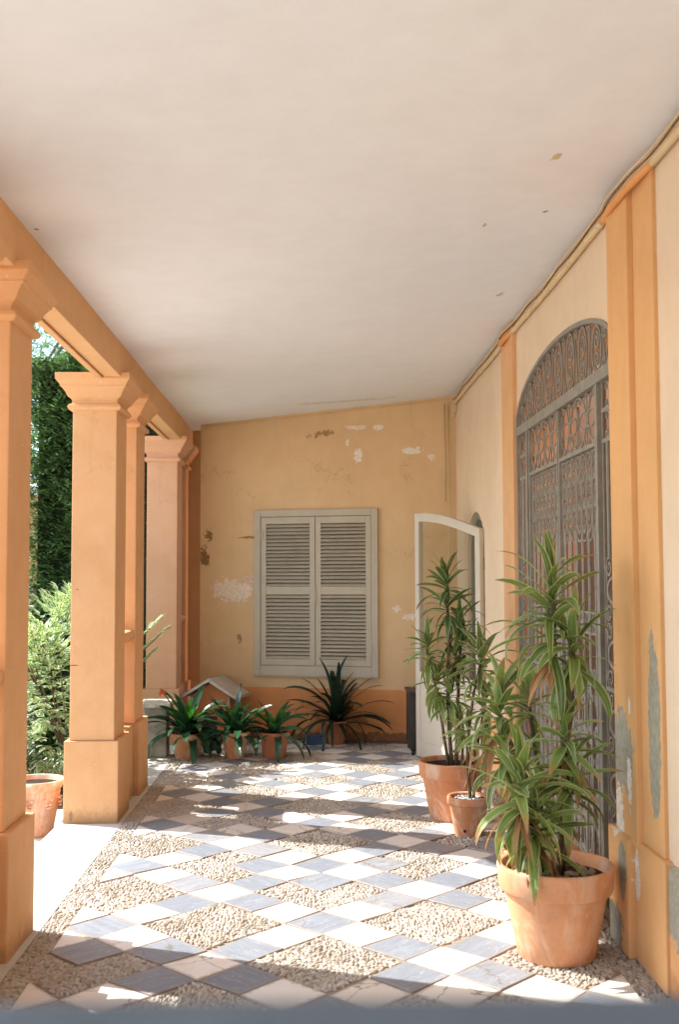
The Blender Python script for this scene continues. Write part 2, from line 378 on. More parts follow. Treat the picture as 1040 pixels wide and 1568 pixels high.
for i in range(-48, 45):
    for j in range(-48, 45):
        cx_, cy_ = grid(i+.5, j+.5)
        if not (-1.4 < cx_ < 1.5 and -5.8 < cy_ < 11.2) or not is_tile(i, j): continue
        cs = []
        ins = .012
        for (a, b) in ((0, 0), (1, 0), (1, 1), (0, 1)):
            q = jv(i+a, j+b)
            uu = i+a+q[0]+(ins if a == 0 else -ins); vv = j+b+q[1]+(ins if b == 0 else -ins)
            x, y = grid(uu, vv); cs.append((x, y, a+.0, b+.0))
        cs = clip(cs, 0, BL, True)
        if len(cs) > 2: cs = clip(cs, 0, BR, False)
        if len(cs) < 3: continue
        # two edge rings: slightly rounded arris
        tz = random.gauss(0, .0018); tx, ty = random.gauss(0, .010), random.gauss(0, .010)
        mx = sum(c[0] for c in cs)/len(cs); my = sum(c[1] for c in cs)/len(cs); n = len(cs)
        rot = random.choice([0, 1]); rv = random.random()
        vs = []; uv = []
        for (zz, sk) in ((-.012, 1.0), (-.002, 1.0), (0, .985)):
            for c in cs:
                x = mx+(c[0]-mx)*sk; y = my+(c[1]-my)*sk
                vs.append((x, y, zz+tz+tx*(x-mx)+ty*(y-my))); uv.append((c[3], c[2]) if rot else (c[2], c[3]))
        fs = [tuple(2*n+k for k in range(n))]
        for L in (0, 1):
            for k in range(n): fs.append((L*n+k, L*n+(k+1) % n, (L+1)*n+(k+1) % n, (L+1)*n+k))
        tm[(i+j) % 2].add(vs, fs, uv, rv)
tag(tm[0].build('white_floor_tiles', M_tw), kind='structure'); tag(tm[1].build('grey_floor_tiles', M_tg), kind='structure')

# pebbles set on edge in the squares and border strips, in wandering rows
def pebble_ok(x, y):
    if y > wallY(x)-.01 or y < 2.6: return False
    if x < BL-.008: return x > -1.182
    if x > BR+.008: return x < XW-.01
    dx, dy = (x-TX)/TS, (y-TY)/TS
    u = dx*ca+dy*sa; v = -dx*sa+dy*ca
    i, j = math.floor(u), math.floor(v)
    if is_tile(i, j): return False
    e = .05
    for (a, b) in ((u+e, v), (u-e, v), (u, v+e), (u, v-e)):
        if is_tile(math.floor(a), math.floor(b)): return False
    return True
ico = bmesh.new(); bmesh.ops.create_icosphere(ico, subdivisions=2, radius=1)
ivs = np.array([v.co[:] for v in ico.verts]); ifs = np.array([[v.index for v in f_.verts] for f_ in ico.faces]); ico.free()
keepv = ivs[:, 2] > -.35; remap = -np.ones(len(ivs), int); remap[keepv] = np.arange(keepv.sum())
ifs = np.array([remap[f_] for f_ in ifs if keepv[f_].all()]); ivs = ivs[keepv]
V = []; F = []; RV = []; nb = 0
y = 2.6
while y < 10.3:
    big = 1.0 if y < 7.5 else 1.25
    x = -1.19
    while x < XW:
        px, py = x+random.gauss(0, .004), y+random.gauss(0, .004)
        if pebble_ok(px, py):
            # local swirl direction
            ang = 3.4*noise.noise(Vector((px*2.6, py*2.6, .3)))+.5+random.gauss(0, .45)
            L = random.uniform(.0075, .0175)*big; W = random.uniform(.005, .0085)*big; H = random.uniform(.006, .010)
            c_, s_ = math.cos(ang), math.sin(ang)
            q = ivs*np.array([L, W, H])*(1+.10*rng.standard_normal(3)); q[:, 2] -= random.uniform(.0045, .0095)
            V.append(np.stack([px+q[:, 0]*c_-q[:, 1]*s_, py+q[:, 0]*s_+q[:, 1]*c_, q[:, 2]], 1)); F.append(ifs+nb); nb += len(ivs); RV.append(np.full(len(ivs), random.random()))
        x += .0155*big
    y += .0155*big
V = np.concatenate(V); F = np.concatenate(F); RV = np.concatenate(RV)
me = bpy.data.meshes.new('pebble_inlay'); me.vertices.add(len(V)); me.vertices.foreach_set('co', V.astype(np.float32).ravel())
me.loops.add(F.size); me.loops.foreach_set('vertex_index', F.ravel().astype(np.int32)); me.polygons.add(len(F))
me.polygons.foreach_set('loop_start', np.arange(0, F.size, 3, dtype=np.int32)); me.polygons.foreach_set('loop_total', np.full(len(F), 3, dtype=np.int32))
me.update(calc_edges=True); me.polygons.foreach_set('use_smooth', [True]*len(F))
me.attributes.new('rnd', 'FLOAT', 'POINT').data.foreach_set('value', RV.astype(np.float32)); me.materials.append(M_peb)
o = bpy.data.objects.new('pebble_inlay', me); col.objects.link(o); tag(o, 'small beige pebbles set on edge between the marble tiles', 'pebbles', kind='stuff')
pb = MB(); pb.box((-1.186, -6.1, -.02), (XW-.005, 11.2, -.0075)); tag(pb.build('mortar_bed', M_peb_base), kind='structure')

# ------------------------------------------------------------------ porch roof, walls
def zc(x): return 3.0+(x+1.2)*.0714
rf = MB()
nx, ny = 30, 60
vs = []; fs = []
for i in range(nx+1):
    for j in range(ny+1):
        x = -1.56+(XW+.02+1.56)*i/nx; y = -6+17.2*j/ny
        vs.append((x, y, zc(x)+.010*noise.noise(Vector((x*1.1, y*.9, 0)))+.003*noise.noise(Vector((x*4, y*4, 3)))))
for i in range(nx):
    for j in range(ny): k = i*(ny+1)+j; fs.append((k, k+1, k+ny+2, k+ny+1))
rt_ = empty('porch_roof', (0, 0, 3), 'broad white plastered ceiling sloping gently up towards the house wall', 'ceiling')
rf.add([(a, b, c-3) for a, b, c in vs], fs); rf.build('ceiling_plaster', M_ceil, rt_, smooth=True)
TH_R = .35
rs = MB(); rs.box((-1.50, -6, .235), (XW+TH_R, 11.3, .40)); rs.build('roof_slab', M_pier, rt_)

# house wall (right), with the arched gate opening and the arched door opening
G0, G1, GS, GA = 4.605, 6.88, 2.50, .30
D0, D1, DS, DA = 8.27, 9.16, 1.72, .32
def arch_pts(y0, y1, zs, a, n=40):
    c, h = (y0+y1)/2, (y1-y0)/2
    return [(c-h*math.cos(math.pi*k/n), zs+a*math.sin(math.pi*k/n)) for k in range(n+1)]
PATCH = (.36, .33, .25); WHITE = (.78, .70, .60)
hp = [((XW, 4.05, .42), (.4, .20, .09), (.50, .46, .38), .9), ((XW, 7.45, 1.93), (.2, .012, .03), (.12, .10, .05), .6), ((XW, 4.72, 2.2), (.2, .02, .02), (.5, .35, .2), .5)]
M_house = plaster('cream_wall_paint', CREAM, .09, hp, wash=(.76, .58, .41))
M_house2 = plaster('hall_cream_paint', (.72, .60, .44), .1)
hw = empty('house_wall', (XW, 5, 0), 'cream plastered house wall with orange base running along the right of the porch', 'wall')
W = MB()
ga = arch_pts(G0, G1, GS, GA); da = arch_pts(D0, D1, DS, DA)
TH = .36
def wallface(x):
    # strips between openings, faces normal to X, all in local coordinates of the wall
    out = []
    ya, yb, top = -6, 10.6, 3.30
    def q(a, b, c, d): out.append([(x-XW, p_[0]-5, p_[1]) for p_ in (a, b, c, d)])
    q((ya, -.1), (G0, -.1), (G0, top), (ya, top)); q((G1, -.1), (D0, -.1), (D0, top), (G1, top)); q((D1, -.1), (yb, -.1), (yb, top), (D1, top))
    for A in (ga, da):
        for k in range(len(A)-1): q(A[k], A[k+1], (A[k+1][0], top), (A[k][0], top))
    return out
for x in (XW, XW+TH):
    for quad in wallface(x): W.add(quad, [(0, 1, 2, 3)])
for (A, y0, y1) in ((ga, G0, G1), (da, D0, D1)):
    P_ = [(y0, -.1)]+A+[(y1, -.1)]
    for k in range(len(P_)-1):
        a, b = P_[k], P_[k+1]; W.add([(0, a[0]-5, a[1]), (0, b[0]-5, b[1]), (TH, b[0]-5, b[1]), (TH, a[0]-5, a[1])], [(0, 1, 2, 3)])
W.build('wall_plaster', M_house, hw)
# dado, with patches of repair cement
dp = [((-.01, -.72, .38), (.3, .16, .16), PATCH, .9), ((-.01, -.85, .42), (.3, .10, .05), WHITE, 1.2), ((-.01, -1.1, .33), (.3, .2, .15), PATCH, .8)]
M_dado = plaster('orange_dado_paint', (.71, .355, .145), .12, dp, wash=(.74, .43, .23), grime=.6)
d = MB()
def dado(m, y0, y1, x, zt):
    # rounded-top band, slightly uneven
    n = 14
    for k in range(n):
        a, b = y0+(y1-y0)*k/n, y0+(y1-y0)*(k+1)/n
        pts = []
        for yy in (a, b):
            w_ = .008*noise.noise(Vector((yy*5, 2, 0))); z_ = zt+.01*noise.noise(Vector((yy*4, 5, 0)))
            pts.append([(x+w_, yy, 0), (x+w_, yy, z_-.03), (x+.006+w_, yy, z_-.008), (x+.016, yy, z_), (XW+.01, yy, z_)])
        vs = [(p_[0]-XW, p_[1]-5, p_[2]) for p_ in pts[0]+pts[1]]
        m.add(vs, [(j, j+1, j+6, j+5) for j in range(4)])
dado(d, -6.0, 4.30, 1.300, .475); dado(d, 7.30, D0-.02, 1.300, .475); dado(d, D1+.02, 9.86, 1.300, .475)
autosmooth(d.build('dado', M_dado, hw))
# stepped pilaster on the near side of the gate
pp = [((-.05, -.50, .80), (.3, .16, .17), PATCH, .7), ((-.05, -.62, 1.0), (.3, .02, .04), WHITE, 1.0), ((-.05, -.45, .56), (.3, .06, .1), WHITE, 1.3), ((-.05, -.60, .70), (.3, .03, .1), WHITE, 1.3),
      ((-.05, -.86, .95), (.3, .075, .36), (.34, .32, .24), .35), ((-.05, -.55, .33), (.3, .06, .12), PATCH, .5), ((-.05, -.66, .34), (.3, .03, .09), WHITE, 1.2), ((-.05, -.40, .05), (.3, .14, .13), (.22, .22, .18), .7)]
M_pil = plaster('orange_pilaster_paint', (.715, .40, .17), .09, pp)
P1_ = MB()
P1_.box((-.040, 4.302-5, .45), (.02, G0-.004-5, 3.12), bev=.004)
P1_.box((-.016, 4.045-5, .45), (.02, 4.302-5, 3.10), bev=.003)
P1_.build('pilaster', M_pil, hw)
P2_ = MB(); P2_.box((1.258-XW, 4.375-5, 0), (.02, 4.66-5, .475), bev=.012); P2_.box((1.287-XW, 4.0-5, 0), (.02, 4.375-5, .478), bev=.008)
o = P2_.build('pilaster_plinth', M_pil, hw)
P3_ = MB(); P3_.box((-.03, G1+.006-5, 0), (.02, 7.28-5, 3.17), bev=.004); P3_.build('pilaster', M_pier, hw)

# end wall, slanting, with window
th_ = math.atan(.29)
ew = empty('end_wall', (.08, wallY(.08), 0), 'ochre end wall with flaking plaster, orange base and a shuttered window', 'wall', rz=-th_)
cosw = math.cos(th_)
def ewx(x): return (x-.08)/cosw             # world x on the wall -> local x
ep = [((ewx(-.76), 0, 1.38), (.19, .3, .11), (.80, .66, .52), 1.5), ((ewx(-.62), 0, 1.50), (.10, .3, .05), (.70, .50, .34), 1.6), ((ewx(-1.05), 0, 1.72), (.05, .3, .10), (.26, .15, .06), 1.7),
      ((ewx(-1.0), 0, 1.93), (.04, .3, .05), (.30, .18, .08), 1.6), ((ewx(-1.12), 0, 1.5), (.03, .3, .06), (.7, .58, .44), 1.5), ((ewx(-.70), 0, .93), (.025, .3, .04), (.32, .24, .14), 1.2),
      ((ewx(.93), 0, 2.685), (.12, .3, .035), (.82, .74, .63), 1.1), ((ewx(1.10), 0, 2.62), (.05, .3, .035), (.80, .66, .52), 1.4), ((ewx(.43), 0, 2.655), (.04, .3, .06), (.82, .74, .63), .9),
      ((ewx(.62), 0, 2.915), (.05, .3, .025), (.82, .74, .63), .8), ((ewx(.40), 0, 2.92), (.10, .3, .022), (.80, .68, .54), 1.5), ((ewx(.12), 0, 2.87), (.12, .3, .03), (.38, .22, .10), 2.0), ((ewx(.33), 0, 2.78), (.02, .3, .03), (.8, .7, .6), 1.2),
      ((ewx(.78), 0, 1.22), (.04, .3, .03), (.80, .68, .54), 1.6), ((ewx(.90), 0, 1.15), (.07, .3, .04), (.80, .68, .54), 1.6), ((ewx(-.60), 0, 1.9), (.10, .3, .012), (.36, .2, .09), 1.2)]
M_end = plaster('ochre_wall_paint', OCHRE, .10, ep, bump=.4, cracks=True, wash=(.70, .48, .27))
e = MB()
e.box((ewx(-1.09), 0, -.02), (ewx(1.6), .30, 3.25)); e.build('wall_plaster', M_end, ew)
e = MB(); e.box((ewx(-1.085), -.016, 0), (ewx(1.33), .01, .48), bev=.006)
e.build('dado', plaster('deep_orange_dado_paint', DADO, .14, [((ewx(1.0), 0, .05), (.9, .3, .05), (.30, .14, .06), 1.0), ((ewx(-.2), 0, .03), (.7, .3, .04), (.30, .14, .06), 1.0)]), ew)
e = MB(); e.box((ewx(-1.0), -.034, 0), (ewx(1.31), -.017, .022), bev=.003); e.build('skirting_strip', simple('grimy_skirting', (.16, .12, .09), .8), ew)
# thin raised bead along the top and left edge of the end wall
e = MB()
xs = [(ewx(-1.07), zc(-1.07)-.030), (ewx(1.30), zc(1.30)-.030)]
e.tube([(ewx(-1.06), -.004, 2.66), (ewx(-1.06), -.004, xs[0][1])], .006, 6); e.tube([(xs[0][0], -.004, xs[0][1]), (xs[1][0], -.004, xs[1][1])], .007, 6)
e.build('bead', M_end, ew)
lb = MB(); lb.box((-1.42, 10.93, 2.35), (-1.06, 11.1, 3.2)); lb.box((-1.42, 10.93, -.1), (-1.115, 11.1, 2.35))
tag(lb.build('return_wall', plaster('brown_ochre_paint', (.50, .38, .23), .1)), 'narrow brownish return wall in the recess behind the last pier', 'wall')
pr_ = MB(); pr_.tube([(1.245, 9.80, .02), (1.245, 9.80, 3.10)], .007, 8); pr_.tube([(1.215, 9.845, 2.2), (1.215, 9.845, 3.10)], .008, 8)
tag(pr_.build('downpipe', M_pipe, smooth=True), 'thin painted pipe running up the far corner of the porch', 'pipe')

# ------------------------------------------------------------------ window with louvred shutters
wn = empty('shuttered_window', (.033, wallY(.033)-.0, 0), 'closed greige louvred window shutters in a painted frame on the ochre end wall', 'window', rz=-th_)
ww = .605; zb, zt = .595, 2.155
m = MB()
fwid = .062
m.box((-ww, -.035, zb), (-ww+fwid, .0, zt), bev=.004); m.box((ww-fwid, -.035, zb), (ww, .0, zt), bev=.004)
m.box((-ww+fwid, -.036, zt-fwid), (ww-fwid, 0, zt), bev=.004); m.box((-ww+fwid, -.036, zb), (ww-fwid, 0, zb+fwid+.03), bev=.004)
m.box((-ww+.0, -.03, zb-.012), (ww, .0, zb), bev=.003)
m.build('frame', M_shut, wn)
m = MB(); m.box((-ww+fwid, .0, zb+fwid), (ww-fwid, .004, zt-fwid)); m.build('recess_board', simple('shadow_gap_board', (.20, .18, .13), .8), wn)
lw = ww-fwid-.004
for sgn in (-1, 1):
    x0, x1 = (-lw, -.003) if sgn < 0 else (.003, lw)
    m = MB(); z0, z1 = zb+fwid+.034, zt-fwid-.004
    st = .052; mr = z0+(z1-z0)*.475
    m.box((x0, -.026, z0), (x0+st, -.004, z1), bev=.003); m.box((x1-st, -.026, z0), (x1, -.004, z1), bev=.003)
    for (a, b) in ((z0, z0+.06), (mr, mr+.075), (z1-.065, z1)): m.box((x0+st, -.0255, a), (x1-st, -.0045, b), bev=.003)
    lf = m.build('shutter_leaf', M_shut, wn)
    for (a, b) in ((z0+.06, mr), (mr+.075, z1-.065)):
        q = MB(); n = 17
        for k in range(n):
            zc_ = a+(b-a)*(k+.5)/n; hh = (b-a)/n
            Mx = Matrix.Translation((0, -.014, zc_)) @ Matrix.Rotation(R(38+random.uniform(-3, 3)), 4, 'X') @ Matrix.Rotation(R(random.uniform(-.35, .35)), 4, 'Y')
            q.box((x0+st-.002, -.0215, -.003), (x1-st+.002, .0135, .004), Mx, bev=.0015)
        q.build('louvre_panel', M_shut, lf)

for sx in (-1, 1):
    for zz in (zb+.26, zt-.24):
        m = MB(); m.tube([(sx*(ww-fwid-.001), -.040, zz-.035), (sx*(ww-fwid-.001), -.040, zz+.035)], .006, 8); m.box((sx*(ww-fwid)-.022, -.0385, zz-.028), (sx*(ww-fwid)+.022, -.0365, zz+.028)); m.build('hinge', M_shut, wn)
m = MB(); m.box((-.02, -.030, zb+.70), (.02, -.0265, zb+.80)); m.tube([(0, -.034, zb+.66), (0, -.034, zb+.84)], .005, 8); m.build('latch', M_shut, wn)
# ------------------------------------------------------------------ piers, beam, balustrades
SX0, SX1 = -1.525, -1.245
PX0, PX1 = -1.555, -1.215
def pier_parts(root, y0, y1, pl0, pl1, mat):
    """root sits at (-1.385, (y0+y1)/2, 0)"""
    cx, cy = -1.385, (y0+y1)/2
    m = MB(); m.box((PX0-cx, pl0-cy, -.12), (PX1-cx, pl1-cy, .505), bev=.008); m.build('plinth', mat, root)
    m = MB()
    # shaft, very slightly worn corners, a touch of irregularity
    bm = bmesh.new(); n = 24
    m.box((SX0-cx, y0-cy, .505), (SX1-cx, y1-cy, 2.61), bev=.007); m.build('shaft', mat, root)
    hx, hy = (SX1-SX0)/2, (y1-y0)/2
    prof = [(.000, 2.585), (.022, 2.590), (.030, 2.606), (.022, 2.624), (.004, 2.630), (.004, 2.652), (.014, 2.664), (.030, 2.676), (.040, 2.700), (.060, 2.728), (.068, 2.732), (.068, 2.742), (.088, 2.768), (.094, 2.776), (.094, 2.815)]
    vs = []; fs = []
    for (o_, z) in prof:
        for (a, b) in ((-1, -1), (1, -1), (1, 1), (-1, 1)): vs.append((a*(hx+o_), b*(hy+o_), z))
    for k in range(len(prof)-1):
        for j in range(4): fs.append((4*k+j, 4*k+(j+1) % 4, 4*k+4+(j+1) % 4, 4*k+4+j))
    k = len(prof)-1; fs.append((4*k, 4*k+1, 4*k+2, 4*k+3)); fs.append((3, 2, 1, 0))
    q = MB(); q.add(vs, fs); q.build('capital', mat, root, bevel=.003)
piers = [(3.66, 4.03, 3.63, 4.06, 'nearest orange pier, mostly outside the left edge with only its capital corner showing', M_pier),
         (4.45, 4.80, 4.42, 4.835, 'orange plastered pier cut by the left edge of the photo, standing near the camera', M_pier),
         (6.885, 7.25, 6.865, 7.29, 'orange pier with its full square base in view beside the outdoor pot', plaster('scratched_orange_limewash', ORANGE, .10, grime=.6, patches= [((-.115, 0, .975), (.035, .5, .003), (.12, .06, .03), .6), ((-.1, 0, 1.45), (.012, .5, .004), (.3, .15, .08), .8), ((-.12, 0, .04), (.012, .5, .035), (.35, .22, .14), .5)], wash=(.75, .46, .26))),
         (7.67, 8.04, 7.70, 8.10, 'narrow looking orange pier tucked directly behind the full square based pier', M_pier),
         (9.99, 10.36, 9.96, 10.39, 'pinkish orange pier behind the flowering clivia near the end wall', plaster('pinkish_limewash', (.72, .405, .235), .08, wash=(.74, .44, .28), grime=.4)),
         (10.68, 10.92, 10.66, 10.925, 'last orange pier squeezed into the recess beside the ochre end wall', M_pier)]
for (y0, y1, a, b, lab, mt) in piers:
    r_ = empty('pier', (-1.385, (y0+y1)/2, 0), lab, 'pier', 'square plastered piers of the porch'); pier_parts(r_, y0, y1, a, b, mt)
M_beam = plaster('orange_beam_paint', (.70, .41, .20), .10)
bo = empty('porch_beam', (-1.29, 5, 2.79), 'long orange plastered beam resting on the pier capitals under the ceiling', 'beam')
q = MB(); q.box((-.082, -11, 0), (.083, 5.928, .47), bev=.004); q.build('beam_body', M_beam, bo)
q = MB(); q.box((-.035, -10.9, -.010), (-.026, 5.9, .006)); q.build('joint_strip', simple('beam_joint', (.42, .19, .07), .8), bo)

def balustrade(y0, y1, lab, mat):
    r_ = empty('balustrade', (-1.385, (y0+y1)/2, 0), lab, 'balustrade', 'short balustrades between paired piers'); L = (y1-y0)/2-.003
    q = MB(); q.box((-.145, -L, -.12), (.128, L, .50), bev=.006); q.build('low_wall', mat, r_)
    q = MB()
    prof = [(-.10, 1.075), (.10, 1.075), (.105, 1.09), (.125, 1.105), (.135, 1.13), (.128, 1.152), (.11, 1.160), (-.11, 1.160), (-.128, 1.152), (-.135, 1.13), (-.125, 1.105), (-.105, 1.09)]
    q.prism(prof, 1, -L, L); autosmooth(q.build('rail', mat, r_), 35)
    q = MB(); n = 24
    bp = [(.05, .60), (.052, .63), (.040, .64), (.050, .68), (.082, .74), (.092, .80), (.080, .87), (.050, .93), (.036, .97), (.046, .985), (.046, 1.0), (.058, 1.03), (.062, 1.075)]
    q.lathe([(r__, z-.0) for r__, z in bp], n); q.box((-.075, -.075, .503), (.075, .075, .602), bev=.004)
    autosmooth(q.build('baluster', mat, r_), 40)
balustrade(4.03, 4.45, 'near balustrade stub at the left edge of the photo with a rounded pink rail end', M_pier)
balustrade(7.29, 7.67, 'balustrade with vase shaped baluster between the full square based pier and the one behind it', M_pier)
balustrade(10.36, 10.68, 'farthest balustrade stub next to the end wall recess', M_pier)

# ------------------------------------------------------------------ pipes under the ceiling on the right
cp = empty('ceiling_pipe', (1.29, 5, 3.1), 'beige conduit pipe with rusty cables along the top of the house wall', 'pipe')
def zr(y): return zc(1.28)-.035+.004*math.sin(y*3)
def dip(y):
    a = math.exp(-((y-4.35)/.26)**4); b = math.exp(-((y-7.08)/.16)**4)
    return .034*a+.034*b
path = [(XW-.022-dip(y)-1.29, y-5, zr(y)-.045-dip(y)*.6-3.1) for y in np.linspace(1.0, 9.78, 150)]
def seg(y0, y1): return [p_ for p_ in path if y0-.03 <= p_[1]+5 <= y1+.03]
q = MB(); 
for a, b in ((1, 4.03), (4.70, 6.90), (7.27, 9.8)): q.tube(seg(a, b), .016, 8)
for yy in np.arange(1.5, 9.7, .55):
    if not (4.0 < yy < 4.75 or 6.85 < yy < 7.3):
        k = min(path, key=lambda p_: abs(p_[1]+5-yy)); q.tube([(k[0], k[1]-.008, k[2]), (k[0], k[1]+.008, k[2])], .020, 8)
q.build('pipe', M_pipe, cp, smooth=True)
for a, b in ((4.03, 4.70), (6.90, 7.27)): q = MB(); q.tube(seg(a, b), .0165, 8); q.build('painted_pipe_bend', M_opipe, cp, smooth=True)
for k in range(3):
    q = MB(); pts = [(p_[0]+.006-.009*k+.003*math.sin(p_[1]*7+k), p_[1], p_[2]+.030+.007*k+.003*math.sin(p_[1]*9+k*2)) for p_ in path]
    q.tube(pts, .0045, 6); q.build('cable', M_rust if k == 1 else M_pipe, cp, smooth=True)
q = MB(); q.box((-.02, 9.72-5, -.09), (.03, 9.78-5, -.02), bev=.008); q.tube([(0, 9.74-5, -.05), (0, 9.80-5, -.12)], .014, 8); q.build('pipe_joint', M_pipe, cp)

# ------------------------------------------------------------------ wrought iron gate
GX = XW+.012
gate = empty('wrought_iron_gate', (GX, (G0+G1)/2, 0), 'tall arched grey wrought iron gate full of scrolls in the house wall', 'gate')
GC = (G0+G1)/2; GH = (G1-G0)/2
def strip(m, pts, w, d, x=0, closed=False):
    if d < .03: d *= .35
    if w < .015: w *= 1.1
    """flat iron bar bent along pts in the (y,z) plane: w wide in plane, d deep along x"""
    P = [Vector((a, b)) for a, b in pts]; n = len(P); vs = []; fs = []
    for i in range(n):
        if closed: dr = P[(i+1) % n]-P[i-1]
        else: dr = P[min(i+1, n-1)]-P[max(i-1, 0)]
        if dr.length < 1e-9: dr = Vector((1, 0))
        dr.normalize(); nn = Vector((-dr.y, dr.x))*w/2
        for (s1, xx) in ((1, -d/2), (1, d/2), (-1, d/2), (-1, -d/2)):
            c = P[i]+nn*s1; vs.append((x+xx, c.x, c.y))
    rng_ = range(n) if closed else range(n-1)
    for i in rng_:
        k = (i+1) % n
        for j in range(4): fs.append((4*i+j, 4*i+(j+1) % 4, 4*k+(j+1) % 4, 4*k+j))
    if not closed: fs += [(3, 2, 1, 0), (4*n-4, 4*n-3, 4*n-2, 4*n-1)]
    m.add(vs, fs)
def spiral(cy, cz, r0, r1, a0, turns, n=18):
    return [(cy+(r0+(r1-r0)*t)*math.cos(a0+turns*2*math.pi*t), cz+(r0+(r1-r0)*t)*math.sin(a0+turns*2*math.pi*t)) for t in [k/n for k in range(n+1)]]
def ring(cy, cz, ry, rz, n=16): return [(cy+ry*math.cos(2*math.pi*k/n), cz+rz*math.sin(2*math.pi*k/n)) for k in range(n)]
def arc(cy, cz, ry, rz, a0, a1, n=12): return [(cy+ry*math.cos(a0+(a1-a0)*k/n), cz+rz*math.sin(a0+(a1-a0)*k/n)) for k in range(n+1)]
def sscroll(m, y, z0, z1, s, w=.008, d=.016, r=None):
    """S scroll standing between z0 and z1, s = +-1 handedness"""
    h = z1-z0; r = r or h*.2
    top = spiral(y+s*r*.25, z1-r, r, r*.25, math.pi*(0 if s < 0 else 1), -s*1.15)
    bot = spiral(y-s*r*.25, z0+r, r, r*.25, math.pi*(1 if s < 0 else 0), -s*1.15)
    strip(m, bot[::-1]+[(bot[0][0]*.6+top[0][0]*.4, z0+h*.42), (bot[0][0]*.4+top[0][0]*.6, z0+h*.58)]+top, w, d)
def cscroll(m, y, z0, z1, s, w=.008, d=.016, wd=None):
    """C scroll, open side towards s"""
    h = z1-z0; wd = wd or h*.3; r = h*.16
    body = arc(y, (z0+z1)/2, -s*wd, h/2, math.pi/2, 3*math.pi/2)
    body = arc(y+s*wd*.2, (z0+z1)/2, s*wd, h/2-.0, math.pi/2, math.pi*1.5, 16)
    t_ = spiral(y+s*wd*.2, z1-r, r, r*.3, math.pi/2, -s*.9, 12); b_2 = spiral(y+s*wd*.2, z0+r, r, r*.3, -math.pi/2, s*.9, 12)
    strip(m, t_[::-1]+body+b_2, w, d)
Z1, Z2, Z3 = 2.44, 2.14, 1.73      # heavy transom, second bar, bottom of the ornament band
SW = .32                            # width of the fixed side panels
IN = GH-.005
# frame
m = MB()
A = [(-IN, .0), (-IN, GS)]+[(-IN*math.cos(math.pi*k/40), GS+(GA-.005)*math.sin(math.pi*k/40)) for k in range(1, 40)]+[(IN, GS), (IN, 0)]
strip(m, A, .022, .04); strip(m, [(-IN, Z1), (IN, Z1)], .055, .05); strip(m, [(-IN, .03), (IN, .03)], .05, .05)
for s in (-1, 1): strip(m, [(s*(IN-SW), .03), (s*(IN-SW), Z1)], .030, .045)
m.build('gate_frame', M_iron, gate)
# tympanum
m = MB(); GN = 9
def archz(y): return GS+GA*math.sqrt(max(0, 1-(y/GH)**2))
n = GN
for k in range(n):
    y = -GH+.11+(2*GH-.22)*k/(n-1); zt_ = archz(abs(y)+.03)-.02; zb_ = Z1+.03
    if zt_-zb_ < .05: continue
    h = zt_-zb_; s = 1 if k % 2 else -1
    strip(m, ring(y, zb_+h/2, .080, h/2), .013, .022, closed=True)
    strip(m, spiral(y+.0, zb_+h*.68, min(.060, h*.2), .012, s*math.pi/2, s*1.3), .012, .018)
    strip(m, spiral(y, zb_+h*.28, min(.058, h*.2), .012, -s*math.pi/2, s*1.3), .012, .018)
    if k < n-1:
        ym = y+(2*GH-.18)/(n-1)/2; zt2 = archz(abs(ym)+.02)-.02; sscroll(m, ym, zb_, zt2, s, .010, .02, r=min(.03, (zt2-zb_)*.2))
m.build('arch_grille', M_iron, gate)
